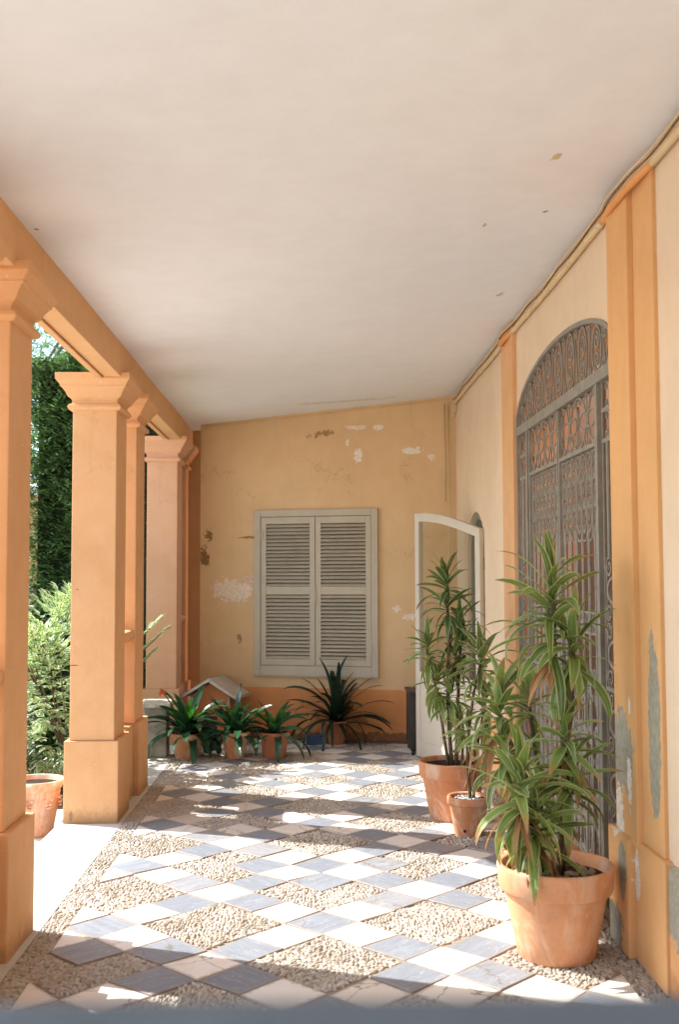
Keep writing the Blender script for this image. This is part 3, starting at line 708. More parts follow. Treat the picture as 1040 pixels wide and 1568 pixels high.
def leaf_gate(y0, y1):
    lf_ = MB(); W_ = y1-y0
    for y in (y0+.015, y1-.015): strip(lf_, [(y, .06), (y, Z1-.03)], .022, .032)
    for z in (Z2, .10, 1.02): strip(lf_, [(y0+.02, z), (y1-.02, z)], .020, .030)
    body = lf_.build('gate_leaf', M_iron, gate)
    # quatrefoil band
    q = MB(); n = 2; zb_, zt_ = Z2+.012, Z1-.03; zm = (zb_+zt_)/2; h = zt_-zb_
    for k in range(n):
        c = y0+.04+(W_-.08)*(k+.5)/n; hw_ = (W_-.08)/n/2
        for s in (-1, 1):
            strip(q, arc(c+s*hw_, zm, -s*hw_*.9, h*.5, -math.pi/2, math.pi/2), .009, .02)
            strip(q, ring(c+s*hw_*.45, zm, hw_*.40, h*.16), .008, .018, closed=True)
            strip(q, ring(c, zm+s*h*.30, hw_*.32, h*.19), .008, .018, closed=True)
            strip(q, spiral(c+hw_*.75, zm+s*h*.40, .022, .006, 0, 1.3), .007, .016); strip(q, spiral(c-hw_*.75, zm+s*h*.40, .022, .006, math.pi, -1.3), .007, .016)
            sscroll(q, c+s*hw_*.98, zm-h*.34, zm+h*.34, s, .007, .016, r=.02)
        strip(q, [(c, zb_), (c, zt_)], .007, .014)
    q.build('quatrefoil_band', M_iron, body)
    # lace-like band of three rows
    q = MB(); n = 7; hb = (Z2-.015-Z3)
    for k in range(n):
        c = y0+.04+(W_-.08)*(k+.5)/n; hw_ = (W_-.08)/n/2
        strip(q, [(c+hw_, Z3), (c+hw_, Z2-.01)], .006, .016)
        for r__ in range(3):
            zc1 = Z3+hb*(r__+.5)/3; hh = hb/3
            strip(q, ring(c, zc1, hw_*.80, hh*.46, 14), .008, .020, closed=True)
            strip(q, spiral(c, zc1+hh*.12, hw_*.42, .005, -math.pi/2, 1.3, 12), .006, .016)
            strip(q, ring(c+hw_, zc1+hh*.5, hw_*.28, hh*.12, 8), .006, .018, closed=True)
            strip(q, ring(c, zc1-hh*.28, hw_*.25, hh*.1, 8), .006, .016, closed=True)
        strip(q, arc(c, Z3, hw_*.95, -.035, 0, math.pi, 8), .008, .016)
    strip(q, [(y0+.03, Z3+hb*.335), (y1-.03, Z3+hb*.335)], .006, .012); strip(q, [(y0+.03, Z3+hb*.668), (y1-.03, Z3+hb*.668)], .006, .012)
    q.build('lace_band', M_iron, body)
    # upright bars
    nb_ = 6
    for k in range(nb_):
        c = y0+.03+(W_-.06)*(k+.5)/nb_; q = MB(); q.tube([(0, c, .1), (0, c, Z3+.02)], .009, 8)
        q.lathe([(.010, -.02), (.018, -.008), (.018, .008), (.010, .02)], 10, c=(0, c, 1.30)); autosmooth(q.build('bar', M_iron, body))
    # lock rail with ovals
    q = MB()
    for k in range(nb_):
        c = y0+.03+(W_-.06)*(k+.5)/nb_
        strip(q, ring(c+(W_-.06)/nb_/2*.96, 1.30, .022, .05), .009, .018, closed=True)
    strip(q, [(y0+.03, 1.35), (y1-.03, 1.35)], .008, .014); strip(q, [(y0+.03, 1.25), (y1-.03, 1.25)], .008, .014)
    q.build('lock_rail', M_iron, body)
    # lower scroll panel
    q = MB(); n = 5
    for k in range(n):
        c = y0+.04+(W_-.08)*(k+.5)/n; hw_ = (W_-.08)/n/2; s = 1 if k % 2 else -1
        for (za, zb2) in ((.12, .40), (.42, .70), (.72, 1.0)):
            strip(q, spiral(c-hw_*.35, zb2-.07, hw_*.62, .008, math.pi, -1.5), .009, .018); strip(q, spiral(c+hw_*.35, za+.07, hw_*.62, .008, 0, -1.5), .009, .018)
            sscroll(q, c, za, zb2, s, .009, .018, r=hw_*.5); cscroll(q, c, za+.02, zb2-.02, -s, .008, .016, wd=hw_*.8)
        strip(q, spiral(c-hw_*.5, 1.06, .03, .008, -math.pi/2, -1.3), .009, .018); strip(q, spiral(c+hw_*.5, 1.06, .03, .008, -math.pi/2, 1.3), .009, .018)
    q.build('scroll_panel', M_iron, body)
leaf_gate(-IN+SW+.03, -.004); leaf_gate(.004, IN-SW-.03)
for s in (-1, 1):
    q = MB(); a, b = sorted((s*(IN-.02), s*(IN-SW+.025))); c = (a+b)/2; hw_ = (b-a)/2
    for y in (a+.01, b-.01): strip(q, [(y, .06), (y, Z1-.03)], .010, .022)
    for z in (Z2, Z2+.14, 1.02, .15): strip(q, [(a, z), (b, z)], .02, .024)
    def motif(z0, z1):
        zm = (z0+z1)/2; h = z1-z0
        strip(q, ring(c, zm, hw_*.62, h*.20, 20), .014, .022, closed=True)
        for t in (-1, 1):
            strip(q, spiral(c+t*hw_*.42, z1-h*.13, hw_*.36, .008, math.pi/2, -t*1.4), .009, .018); strip(q, spiral(c+t*hw_*.42, z0+h*.13, hw_*.36, .008, -math.pi/2, t*1.4), .009, .018)
            strip(q, arc(c+t*hw_*.95, zm, -t*hw_*.28, h*.42, -math.pi/2, math.pi/2), .009, .018)
    for (z0, z1) in ((.16, .45), (.45, .74), (.74, 1.01), (1.03, 1.32), (1.32, 1.60)): motif(z0, z1)
    for (z0, z1) in ((Z2+.01, Z2+.13), (Z2+.15, Z1-.04)):
        for t in (-1, 1): cscroll(q, c+t*hw_*.3, z0, z1, t, .008, .016, wd=hw_*.5)
    for y in (c-hw_*.35, c+hw_*.35): q.tube([(0, y, 1.60), (0, y, Z2)], .010, 8)
    q.build('side_panel', M_iron, gate)

# what stands behind the gate: a hall with orange far wall and pale posts
iw = MB(); iw.box((2.35, 2.0, -.02), (2.5, 13.5, 4.6)); tag(iw.build('hall_wall', plaster('hall_orange_paint', (.66, .26, .09), .1)), 'orange inner wall seen in strips through the iron gate', 'wall')
fl = MB(); fl.box((XW+.31, 2.0, -.14), (2.35, 13.5, -.005)); tag(fl.build('hall_floor', simple('hall_floor_stone', (.32, .26, .20), .6)), kind='structure')
cw = MB(); cw.box((2.30, 6.9, -.004), (2.347, 8.32, 3.4), bev=.004); tag(cw.build('hall_side_wall', M_house2), 'cream stretch of hall wall seen through the near edge of the gate', 'wall')
cw = MB(); cw.box((2.31, 8.33, -.004), (2.347, 8.62, 2.6), bev=.004); cw.box((2.298, 8.36, .1), (2.309, 8.59, 1.2)); cw.box((2.298, 8.36, 1.3), (2.309, 8.59, 2.5)); tag(cw.build('hall_door', simple('brown_door_paint', (.09, .05, .03), .5)), 'dark brown door strip seen through the gate beside the cream panel', 'door')
for k, yy in enumerate((8.80, 9.25, 9.7, 10.25, 10.9)):
    q = MB(); q.box((-.028, -.028, 0), (.028, .028, 3.6), bev=.006); q.box((-.04, -.04, 0), (.04, .04, .22), bev=.008); q.box((-.04, -.04, 2.6), (.04, .04, 2.7), bev=.008)
    o = q.build('hall_post', M_door, loc=(2.20, yy, -.005))
    tag(o, ['slim cream post nearest the dark brown door behind the gate', 'cream post seen through the near half of the gate', 'cream post seen through the middle bars of the gate', 'cream post seen through the far half of the gate', 'farthest cream post seen through the far edge of the gate'][k], 'post', 'cream posts in the hall behind the gate')
q = MB(); q.box((XW+TH+.004, 7.5, -.005), (XW+TH+.5, 7.6, 3.3)); q.box((XW+TH+.5, 7.6, -.005), (XW+TH+.6, 10.3, 3.3)); tag(q.build('side_room_wall', plaster('dim_room_paint', (.45, .42, .35), .1)), 'dim grey room wall behind the open arched door', 'wall')

# ------------------------------------------------------------------ open door leaf
hx_, hy_ = 1.30, 8.28; fx_, fy_ = .897, 9.27
L = math.hypot(fx_-hx_, fy_-hy_); ang = math.atan2(fy_-hy_, fx_-hx_)
dr = empty('door_leaf', (hx_, hy_, 0), 'open cream wooden door leaf with curved top and glass pane beside the tall plant', 'door', rz=ang)
st = .07
def ztop(u): return 1.885+.175*math.sin(math.pi/2*min(1, u/L*1.0))**1.0   # rises away from the hinge
def slabpoly(m, poly, y0, y1): m.prism(poly, 1, y0, y1)
m = MB(); us = np.linspace(0, L, 17)
m.prism([(0, .01), (st, .01), (st, ztop(st)), (0, ztop(0))], 1, -.02, .02)
m.prism([(L-st, .01), (L, .01), (L, ztop(L)), (L-st, ztop(L-st))], 1, -.02, .02)
uu = np.linspace(st, L-st, 15)
for k in range(14): m.prism([(uu[k], ztop(uu[k])-.07), (uu[k+1], ztop(uu[k+1])-.07), (uu[k+1], ztop(uu[k+1])), (uu[k], ztop(uu[k]))], 1, -.0195, .0195)
m.prism([(st, .01), (L-st, .01), (L-st, .14), (st, .14)], 1, -.0195, .0195); m.prism([(st, .62), (L-st, .62), (L-st, .72), (st, .72)], 1, -.0195, .0195)
m.build('door_frame', M_door, dr)
m = MB(); m.box((st, -.012, .14), (L-st, .012, .62)); m.box((st+.03, -.017, .18), (L-st-.03, .017, .58), bev=.004); m.build('lower_panel', M_door, dr)
m = MB(); m.prism([(st, .72)]+[(L-st, .72)]+[(u, ztop(u)-.07) for u in uu[::-1]], 1, -.003, .003); m.build('glass_pane', M_glass, dr)
m = MB(); m.lathe([(.004, 0), (.010, .004), (.010, .03), (.022, .035), (.022, .05), (.012, .056)], 14); ho = m.build('handle', simple('old_brass', (.25, .18, .08), .4, .5), dr); ho.location = (L-.045, -.02, .98); ho.rotation_euler.x = R(90)
for zz in (.30, 1.0, 1.62):
    q = MB(); q.tube([(.0, -.026, zz-.05), (.0, -.026, zz+.05)], .008, 8); q.box((.004, -.0235, zz-.04), (.06, -.0205, zz+.04)); q.build('hinge', simple('dark_hinge', (.10, .09, .07), .5), dr)
m = MB()
A = [(D0+.0, .0)]+arch_pts(D0, D1, DS, DA, 24)+[(D1, 0)]
q = MB(); strip(q, [(a_-D0, z_) for a_, z_ in [(D0+.03, 0)]+arch_pts(D0+.03, D1-.03, DS, DA-.03, 24)+[(D1-.03, 0)]], .055, .07)
tag(q.build('door_frame', simple('grey_green_wood', (.30, .31, .25), .6), loc=(XW+.06, D0, 0)), 'grey green arched door frame set in the house wall behind the open leaf', 'door frame')

# ------------------------------------------------------------------ leaves
def leaf(m, base, az_, elev, length, width, droop, segs=8, fold=.25, curl=0, rv=None, tipw=.0, twist=0, mi=0, shape=1.0):
    """strap leaf as a folded ribbon, 3 verts across"""
    p = Vector(base); e = elev; rv = random.random() if rv is None else rv
    vs = []; uv = []; fs = []
    side0 = Vector((-math.sin(az_), math.cos(az_), 0)); a = az_
    for k in range(segs+1):
        t = k/segs
        d_ = Vector((math.cos(a)*math.cos(e), math.sin(a)*math.cos(e), math.sin(e)))
        sd_ = Vector((-math.sin(a), math.cos(a), 0)); n_ = d_.cross(sd_)*-1
        tw = twist*t; sd2 = sd_*math.cos(tw)+n_*math.sin(tw); n2 = n_*math.cos(tw)-sd_*math.sin(tw)
        w_ = width*.5*(math.sin(math.pi*min(1, (t*.93+.07))**.75)**.65 if shape == 1 else min(1, .5+t*3)*max(.05, 1-t**5)**.6)
        w_ = max(w_, width*.04)
        up_ = -n2 if n2.z < 0 else n2
        vs += [p+sd2*w_+up_*fold*w_, p, p-sd2*w_+up_*fold*w_]
        uv += [(0, t), (.5, t), (1, t)]
        p = p+d_*(length/segs); e -= droop*(.35+1.3*t)/segs; a += curl/segs
    for k in range(segs):
        b = 3*k; fs += [(b, b+1, b+4, b+3), (b+1, b+2, b+5, b+4)]
    m.add(vs, fs, uv, rv, mi)
def rosette(m, c, n, L, W, lean=(0, 0), dead=0, up=1.35, lo=-.5, dr=1.55, gap=.006, mi=0):
    L *= .90
    n = int(n*1.12); W *= 1.02; tx_, ty_ = random.uniform(-.35, .35), random.uniform(-.35, .35)
    for k in range(n):
        t = k/(n-1); a = k*2.39996+random.uniform(-.6, .6); e = lo+(up-lo)*(t**.8)+random.gauss(0, .22); e += tx_*math.cos(a)+ty_*math.sin(a)
        e = min(e, 1.5); l_ = L*random.uniform(.62, 1.18)*(1-.28*t**3); z = c[2]+(t-.6)*gap*n
        leaf(m, (c[0]+lean[0]*(t-.5)*.05, c[1]+lean[1]*(t-.5)*.05, z), a, e, l_, W*random.uniform(.8, 1.15), dr*(1-.6*t)*random.uniform(.45, 1.55), curl=random.uniform(-.6, .6), twist=random.uniform(-1.1, 1.1), mi=mi)
def stem(m, pts, r0, r1):
    P = [Vector(p) for p in pts]; out = []; n = 6
    for i in range(len(P)-1):
        for k in range(n): out.append(P[i].lerp(P[i+1], k/n))
    out.append(P[-1]); N = len(out)
    out = [p+Vector((noise.noise(p*6), noise.noise(p*6+Vector((3, 1, 2))), 0))*.008 for p in out]
    m.tube(out, [r0+(r1-r0)*i/(N-1)+.0012*((i % 2)*2-1) for i in range(N)], 9)

def pot_profile(R_, r_, H, band, lip=.018, wall=.016):
    """outside then inside, with a rolled band under the rim"""
    zb = H-band
    rb = r_+(R_-r_)*(zb/H)
    o = [(r_*.97, 0), (r_, .006)]
    o += [(r_+(rb-r_)*t, .006+(zb-.006)*t-0) for t in (.25, .5, .75, 1.0)]
    o += [(rb+lip*.75, zb+.004), (rb+lip, zb+.012), (R_+lip*.35, H-.014), (R_+lip*.35, H-.004), (R_+lip*.2, H), (R_-wall*.6, H), (R_-wall, H-.006), (rb-wall, H*.5)]
    return o
def make_pot(root, R_, r_, H, band, mat, soil=.03, wob=.012, mound=0):
    m = MB(); m.lathe(pot_profile(R_, r_, H, band, lip=.022 if R_ > .2 else .014), 48, wob); po = autosmooth(m.build('pot', mat, root), 50)
    m = MB(); n = 28; rs_ = R_-.017; vs = [(0, 0, H-soil+mound)]; fs = []
    rings = 6
    for k in range(1, rings+1):
        for j in range(n):
            t = 2*math.pi*j/n; rad = rs_*k/rings; vs.append((rad*math.cos(t), rad*math.sin(t), H-soil+mound*(1-(k/rings)**2)+random.uniform(-.005, .005)*(k < rings)))
    for j in range(n): fs.append((0, 1+j, 1+(j+1) % n))
    for k in range(rings-1):
        for j in range(n): a = 1+k*n; fs.append((a+j, a+n+j, a+n+(j+1) % n, a+(j+1) % n))
    m.add(vs, fs); m.build('soil', M_soil, root)
    return po
def rocks(root, R_, z, n, s, mat):
    m = MB(); bm = bmesh.new(); bmesh.ops.create_icosphere(bm, subdivisions=2, radius=1); iv = [v.co.copy() for v in bm.verts]; fi = [[v.index for v in f_.verts] for f_ in bm.faces]; bm.free()
    for k in range(n):
        a = random.uniform(0, 6.28); r__ = R_*math.sqrt(random.random())*.88; q = random.uniform(.6, 1.3)*s; off = Vector((random.random()*9, k, 0))
        sc3 = Vector((random.uniform(.7, 1.3), random.uniform(.6, 1), random.uniform(.35, .7)))*q; ra = Matrix.Rotation(random.uniform(0, 3), 3, 'Z') @ Matrix.Rotation(random.uniform(-.4, .4), 3, 'X')
        m.add([Vector((r__*math.cos(a), r__*math.sin(a), z+q*.25))+ra @ Vector([c_*s_*(1+.5*noise.noise(v*1.1+off)) for c_, s_ in zip(v, sc3)]) for v in iv], fi)
    m.build('stones', mat, root)

# ---- foreground dracaena in the big pot
F = empty('potted_dracaena', (.985, 4.45, 0), 'largest terracotta pot in the foreground with a tall striped dracaena and stones on the soil', 'potted plant', 'potted dracaenas by the gate')
make_pot(F, .228, .155, .365, .105, M_terra4, soil=.05)
rocks(F, .19, .325, 46, .021, M_rock)
st_ = MB()
stem(st_, [(.02, .03, .31), (.05, .03, .62), (.04, .02, .95), (.01, .0, 1.2), (.0, 0, 1.44)], .016, .011)
stem(st_, [(.04, .02, .75), (.07, -.02, .95), (.085, -.03, 1.22)], .010, .008)
stem(st_, [(-.05, -.04, .31), (-.10, -.08, .45), (-.12, -.12, .55)], .012, .009)
stem(st_, [(.05, .04, .31), (.07, .03, .55), (.06, 0, .78)], .012, .009)
stem(st_, [(-.02, .0, .31), (-.10, -.07, .5), (-.16, -.14, .68)], .012, .009)
st_.build('stem', M_bark, F, smooth=True)
fo = MB()
rosette(fo, (.0, 0, 1.45), 26, .34, .040, up=1.45, lo=-.35)
rosette(fo, (-.005, 0, 1.28), 20, .33, .040, up=.9, lo=-.7)
rosette(fo, (.08, -.03, 1.24), 22, .31, .042, up=1.2, lo=-1.0)
rosette(fo, (.045, 0, .86), 26, .27, .038, up=1.2, lo=-.8)
rosette(fo, (.06, 0, .70), 22, .26, .040, up=1.1, lo=-.8)
rosette(fo, (-.165, -.14, .68), 30, .32, .044, up=1.35, lo=-.9)
rosette(fo, (-.11, -.10, .52), 24, .26, .042, up=1.0, lo=-1.0)
rosette(fo, (-.06, .06, .60), 18, .24, .038, up=1.2, lo=-.5)
fo.build('foliage', M_drac, F)
dd = MB()
for c in ((-.165, -.14, .60), (-.11, -.10, .46), (.0, 0, 1.18), (.045, 0, .78)):
    for k in range(9): leaf(dd, c, random.uniform(0, 6.28), -.7, random.uniform(.14, .24), .026, .9, twist=random.uniform(-1.5, 1.5), curl=random.uniform(-1, 1))
dd.build('dry_leaves', M_dead, F)
# ---- second big pot right behind, mostly hidden
F2 = empty('potted_dracaena', (1.03, 4.97, 0), 'terracotta pot mostly hidden behind the largest foreground pot, with bushy striped dracaena heads', 'potted plant', 'potted dracaenas by the gate')
make_pot(F2, .175, .130, .30, .08, M_terra)
st_ = MB(); 
stem(st_, [(-.03, 0, .26), (-.10, 0, .6), (-.18, -.02, .90)], .012, .009); stem(st_, [(.02, 0, .26), (.0, 0, .6), (-.04, -.02, .92)], .012, .009); stem(st_, [(-.02, -.03, .26), (-.1, -.05, .5), (-.17, -.07, .72)], .011, .008)
st_.build('stem', M_bark, F2, smooth=True)
fo = MB()
rosette(fo, (-.18, -.02, .93), 28, .30, .042, up=1.4, lo=-.9); rosette(fo, (-.04, -.02, .95), 18, .28, .038, up=1.3, lo=-.6)
rosette(fo, (-.17, -.07, .74), 22, .26, .040, up=1.0, lo=-.9); rosette(fo, (-.06, 0, .62), 20, .25, .038, up=1.1, lo=-.7); rosette(fo, (-.02, -.02, .42), 18, .22, .036, up=1.1, lo=-.5)
fo.build('foliage', M_drac, F2)
dd = MB()
for c in ((-.18, -.02, .82), (-.08, -.02, .70), (-.12, -.04, .5)):
    for k in range(10): leaf(dd, c, random.uniform(0, 6.28), -.8, random.uniform(.14, .26), .026, .7, twist=random.uniform(-1.5, 1.5), curl=random.uniform(-1, 1))
dd.build('dry_leaves', M_dead, F2)
# ---- tall dracaena B
B = empty('potted_dracaena', (.89, 6.93, 0), 'tall dark leaved dracaena in a wide terracotta pot in front of the open door', 'potted plant', 'potted dracaenas by the gate')
make_pot(B, .212, .148, .36, .10, M_terra)
st_ = MB()
stem(st_, [(-.01, 0, .32), (-.03, 0, .8), (-.02, 0, 1.1), (-.03, 0, 1.46)], .013, .009); stem(st_, [(.02, 0, .32), (.03, 0, .7), (.06, 0, 1.12)], .012, .008); stem(st_, [(-.03, 0, .32), (-.08, 0, .7), (-.16, -.03, 1.04)], .011, .008); stem(st_, [(.05, -.05, .32), (.06, -.05, .6)], .01, .008)
st_.build('stem', M_bark, B, smooth=True)
fo = MB()
rosette(fo, (-.03, 0, 1.48), 17, .25, .036, up=1.5, lo=-.3); rosette(fo, (-.03, 0, 1.32), 16, .28, .036, up=.8, lo=-.8); rosette(fo, (.05, 0, 1.22), 16, .27, .036, up=1.1, lo=-.7)
rosette(fo, (.08, 0, 1.09), 20, .26, .036, up=1.1, lo=-.9); rosette(fo, (.02, 0, 1.0), 18, .22, .034, up=.8, lo=-.9)
fo.build('foliage', M_drac_d, B)
fo = MB()
rosette(fo, (-.16, -.03, 1.06), 28, .23, .036, up=1.4, lo=-.8); rosette(fo, (-.10, -.03, .86), 26, .22, .034, up=1.0, lo=-1.0); rosette(fo, (-.02, -.05, .76), 24, .21, .034, up=1.0, lo=-1.0); rosette(fo, (.04, -.05, .60), 20, .2, .034, up=1.0, lo=-.8)
fo.build('lower_foliage', M_drac, B)
# ---- small pot
S = empty('potted_dracaena', (.925, 6.50, 0), 'small stained terracotta pot with a drain hole and thin stemmed dracaena', 'potted plant', 'potted dracaenas by the gate')
make_pot(S, .122, .084, .225, .05, M_terra, soil=.018)
m = MB(); m.lathe([(.009, 0), (.009, .004), (.006, .004)], 14); ho = m.build('drain_hole', M_blackm, S); ho.location = (-.035, -.083, .035); ho.rotation_euler.x = R(80)
rocks(S, .10, .207, 70, .008, simple('white_chippings', (.7, .7, .66), .8))
st_ = MB(); stem(st_, [(.01, .0, .2), (-.005, 0, .5), (.03, 0, .80), (.08, 0, 1.0)], .010, .007); stem(st_, [(.03, 0, .2), (.05, 0, .5), (.10, 0, .72)], .009, .007); st_.build('stem', M_bark, S, smooth=True)
fo = MB(); rosette(fo, (.08, 0, 1.01), 28, .27, .038, up=1.4, lo=-.8); rosette(fo, (.10, 0, .76), 24, .24, .036, up=1.0, lo=-1.0); rosette(fo, (.0, 0, .62), 16, .2, .032, up=1.0, lo=-.9)
fo.build('foliage', M_drac, S)
dd = MB()
for c in ((.08, 0, .62), (.03, 0, .5), (.06, 0, .4)):
    for k in range(9): leaf(dd, c, random.uniform(0, 6.28), -.8, random.uniform(.1, .2), .02, .7, twist=random.uniform(-1.5, 1.5), curl=random.uniform(-1, 1))
dd.build('dry_leaves', M_dead, S)

# ---- clivias at the back
def clivia(loc, R_, r_, H, mat, lab, n=26, L=.40, W=.042, young=6, seed=1, cat='potted plant', lean=0, matl=None, up=1.35, lo=-.1):
    random.seed(seed); r0 = empty('potted_clivia', loc, lab, cat, 'potted strap leaved plants by the end wall')
    make_pot(r0, R_, r_, H, .0+H*.16, mat, soil=.02)
    m = MB()
    for k in range(n):
        t = k/(n-1); a = k*2.39996+random.uniform(-.3, .3); e = lo+(up-lo)*t+random.uniform(-.15, .15)
        leaf(m, (random.uniform(-.02, .02)+lean*.0, random.uniform(-.02, .02), H-.02), a, e, L*random.uniform(.65, 1.15), W*random.uniform(.8, 1.15), random.uniform(.8, 2.3)*(1.3-.75*t), segs=12, fold=.14, twist=random.uniform(-.9, .9), curl=random.uniform(-.5, .5), shape=2)
    m.build('foliage', matl or M_cliv, r0)
    if young:
        m = MB()
        for k in range(young): leaf(m, (random.uniform(-.02, .02), random.uniform(-.02, .02), H-.02), random.uniform(0, 6.28), random.uniform(1.0, 1.45), L*random.uniform(.45, .8), W*random.uniform(.8, 1.1), random.uniform(.3, 1.4), fold=.2, shape=2, twist=random.uniform(-.6, .6))
        m.build('young_leaves', M_cliv_b, r0)
    return r0
c1 = clivia((-1.06, 9.29, 0), .146, .103, .21, M_terra, 'terracotta pot of clivia with bright young leaves and an orange flower', 52, .46, .066, 12, 3, lo=-.1)
m = MB(); stem(m, [(-.02, 0, .2), (-.12, -.04, .42), (-.20, -.05, .56)], .006, .005); m.build('flower_stalk', M_cliv, c1, smooth=True)
m = MB()
for k in range(14): leaf(m, (-.21+random.uniform(-.012, .012), -.05, .56+random.uniform(-.015, .015)), random.uniform(0, 6.28), random.uniform(-1.0, .7), .055, .018, .9, segs=4)
m.build('flower', M_flow, c1)
clivia((-.655, 9.27, 0), .120, .076, .22, M_terra, 'terracotta pot of dark glossy clivia, middle of the three at the end wall', 40, .42, .062, 3, 5, lo=-.05)
clivia((-.325, 9.27, 0), .125, .094, .215, M_terra2, 'redder round pot with sparse arching clivia leaves, rightmost of the three clivias', 26, .40, .060, 6, 9, up=1.15)
clivia((.215, 10.0, 0), .105, .083, .21, M_terra2, 'terracotta pot with a big dark spiky lily plant under the shuttered window', 80, .60, .040, 0, 11, matl=M_cord, up=1.5, lo=.0)
random.seed(21)

# ---- small things at the end wall
bb = empty('blue_tray', (.02, 9.98, 0), 'small blue plastic tray on the floor beside the spiky lily pot', 'tray')
m = MB(); m.box((-.075, -.045, 0), (.075, .045, .008), bev=.003)
for (a, b) in (((-.078, -.048, .0), (.078, -.042, .078)), ((-.078, .042, 0), (.078, .048, .078)), ((-.078, -.0415, 0), (-.072, .0415, .078)), ((.072, -.0415, 0), (.078, .0415, .078))): m.box(a, b)
m.build('tray', M_blue, bb)
m = MB(); m.box((-.084, -.054, .070), (.084, .054, .080), bev=.003); m.build('rim', M_blue, bb)
m = MB(); m.lathe([(.055, 0), (.06, .004), (.078, .13), (.084, .134), (.084, .15), (.076, .15), (.070, .09)], 28)
o = autosmooth(m.build('plastic_pot', simple('teal_plastic', (.03, .11, .15), .4, .5), loc=(-.90, 9.72, 0))); tag(o, 'teal blue plastic pot on the floor behind the two left clivia pots', 'pot')
cb = empty('cabinet', (.985, 9.50, 0), 'dark wooden cabinet in the corner half hidden by the open door', 'cabinet')
m = MB(); m.box((-.15, -.20, .04), (.17, .22, .52), bev=.006); m.build('carcass', M_wood, cb)
m = MB(); m.box((-.165, -.215, .521), (.18, .235, .54), bev=.004); m.build('top', M_wood, cb)
for sx in (-1, 1):
    for sy in (-1, 1): m = MB(); m.tube([(.01+sx*.14, .01+sy*.19, 0), (.01+sx*.14, .01+sy*.19, .045)], .012, 8); m.build('foot', M_blackm, cb)
m = MB(); m.box((-.153, -.17, .08), (-.149, .0, .48), bev=.001); m.box((-.153, .02, .08), (-.149, .19, .48), bev=.001); m.build('side_panel', M_wood, cb)
# little gabled box behind the clivias
hs = empty('pet_house', (-.90, 10.17, 0), 'little orange house shaped box with a pale gabled roof behind the clivias', 'pet house', rz=-th_); hs.scale = (.86, .9, .97)
m = MB(); m.prism([(-.23, 0), (.23, 0), (.23, .44), (0, .57), (-.23, .44)], 1, -.16, .16); m.build('walls', plaster('terracotta_board', (.46, .16, .06), .2), hs)
m = MB()
for s in (-1, 1):
    m.prism([(s*.0, .585), (s*.31, .425), (s*.31, .45), (0, .615)], 1, -.22, .22)
m.build('roof', M_weath if False else simple('pale_roof_board', (.52, .47, .40), .8, .2, .15, 10, .4), hs)
m = MB(); m.box((-.08, -.163, .0), (.08, -.158, .26), bev=.001); m.build('door_hole', simple('dark_opening', (.05, .03, .02), .9), hs)
for s in (-1, 1): m = MB(); m.box((s*.20, -.175, 0), (s*.225, -.162, .44)); m.build('corner_post', simple('grey_board', (.32, .28, .22), .8), hs)
# weathered stone stand behind the paired pier
sg = empty('stone_stand', (-1.33, 9.40, 0), 'weathered grey stone plant stand partly hidden behind the second paired pier', 'stand')
m = MB(); m.box((-.10, -.10, .0), (.09, .12, .42), bev=.015); m.build('block', M_weath, sg)
m = MB(); m.box((-.14, -.15, .42), (.13, .16, .465), bev=.012); m.build('top_slab', simple('pale_weathered_stone', (.60, .57, .50), .9, .1, .3, 14, .5), sg)

# ------------------------------------------------------------------ garden
def ornate_pot(loc):
    r0 = empty('garden_urn', loc, 'pale pink terracotta planter with moulded ornament outside, left of the square based pier', 'planter')
    m = MB(); m.lathe([(.118, 0), (.125, .01), (.13, .03), (.126, .045), (.150, .20), (.168, .31), (.165, .325), (.178, .34), (.186, .36), (.200, .372), (.205, .388), (.196, .40), (.178, .40), (.172, .385), (.150, .25)], 48); autosmooth(m.build('pot', M_terra3, r0), 50)
    for a in np.arange(0, 6.28, .785):
        m = MB()
        for k in range(6): t = k/5; m.lathe([(.002, -.008), (.012, -.004), (.012, .004), (.002, .008)], 8, c=((.168)*math.cos(a+.25*(t-.5)), (.168)*math.sin(a+.25*(t-.5)), .27-.06*math.sin(math.pi*t)))
        m.build('garland', M_terra3, r0)
    m = MB(); m.lathe([(.17, .365), (.01, .37)], 24); m.build('soil', M_soil, r0)
ornate_pot((-1.80, 7.16, -.13)); bpy.data.objects['garden_urn'].scale = (.95, .95, .88)
def leafcloud(m, n, sampler, L, W, mi=0, segs=2):
    for k in range(n):
        p_, a, e = sampler(); leaf(m, p_, a, e, L*random.uniform(.6, 1.3), W*random.uniform(.7, 1.2), random.uniform(.2, 1.0), segs=segs, fold=.2, mi=mi)
def sprig(m, base, dirv, L, lw, ll, n):
    """twig tip with paired leaves"""
    d_ = Vector(dirv).normalized()
    for k in range(n):
        t = k/(n-1); p_ = Vector(base)+d_*L*t
        a = math.atan2(d_.y, d_.x)+(1.1 if k % 2 else -1.1)*(1-.6*t)+random.uniform(-.3, .3)
        leaf(m, p_, a, math.asin(max(-1, min(1, d_.z)))*.6+random.uniform(-.3, .3), ll*random.uniform(.7, 1.1), lw, .5, segs=3, fold=.2)
bu = empty('variegated_shrub', (-1.95, 9.0, -.12), 'rounded pale variegated shrub in sun outside the left piers', 'shrub')
m = MB(); tw = MB()
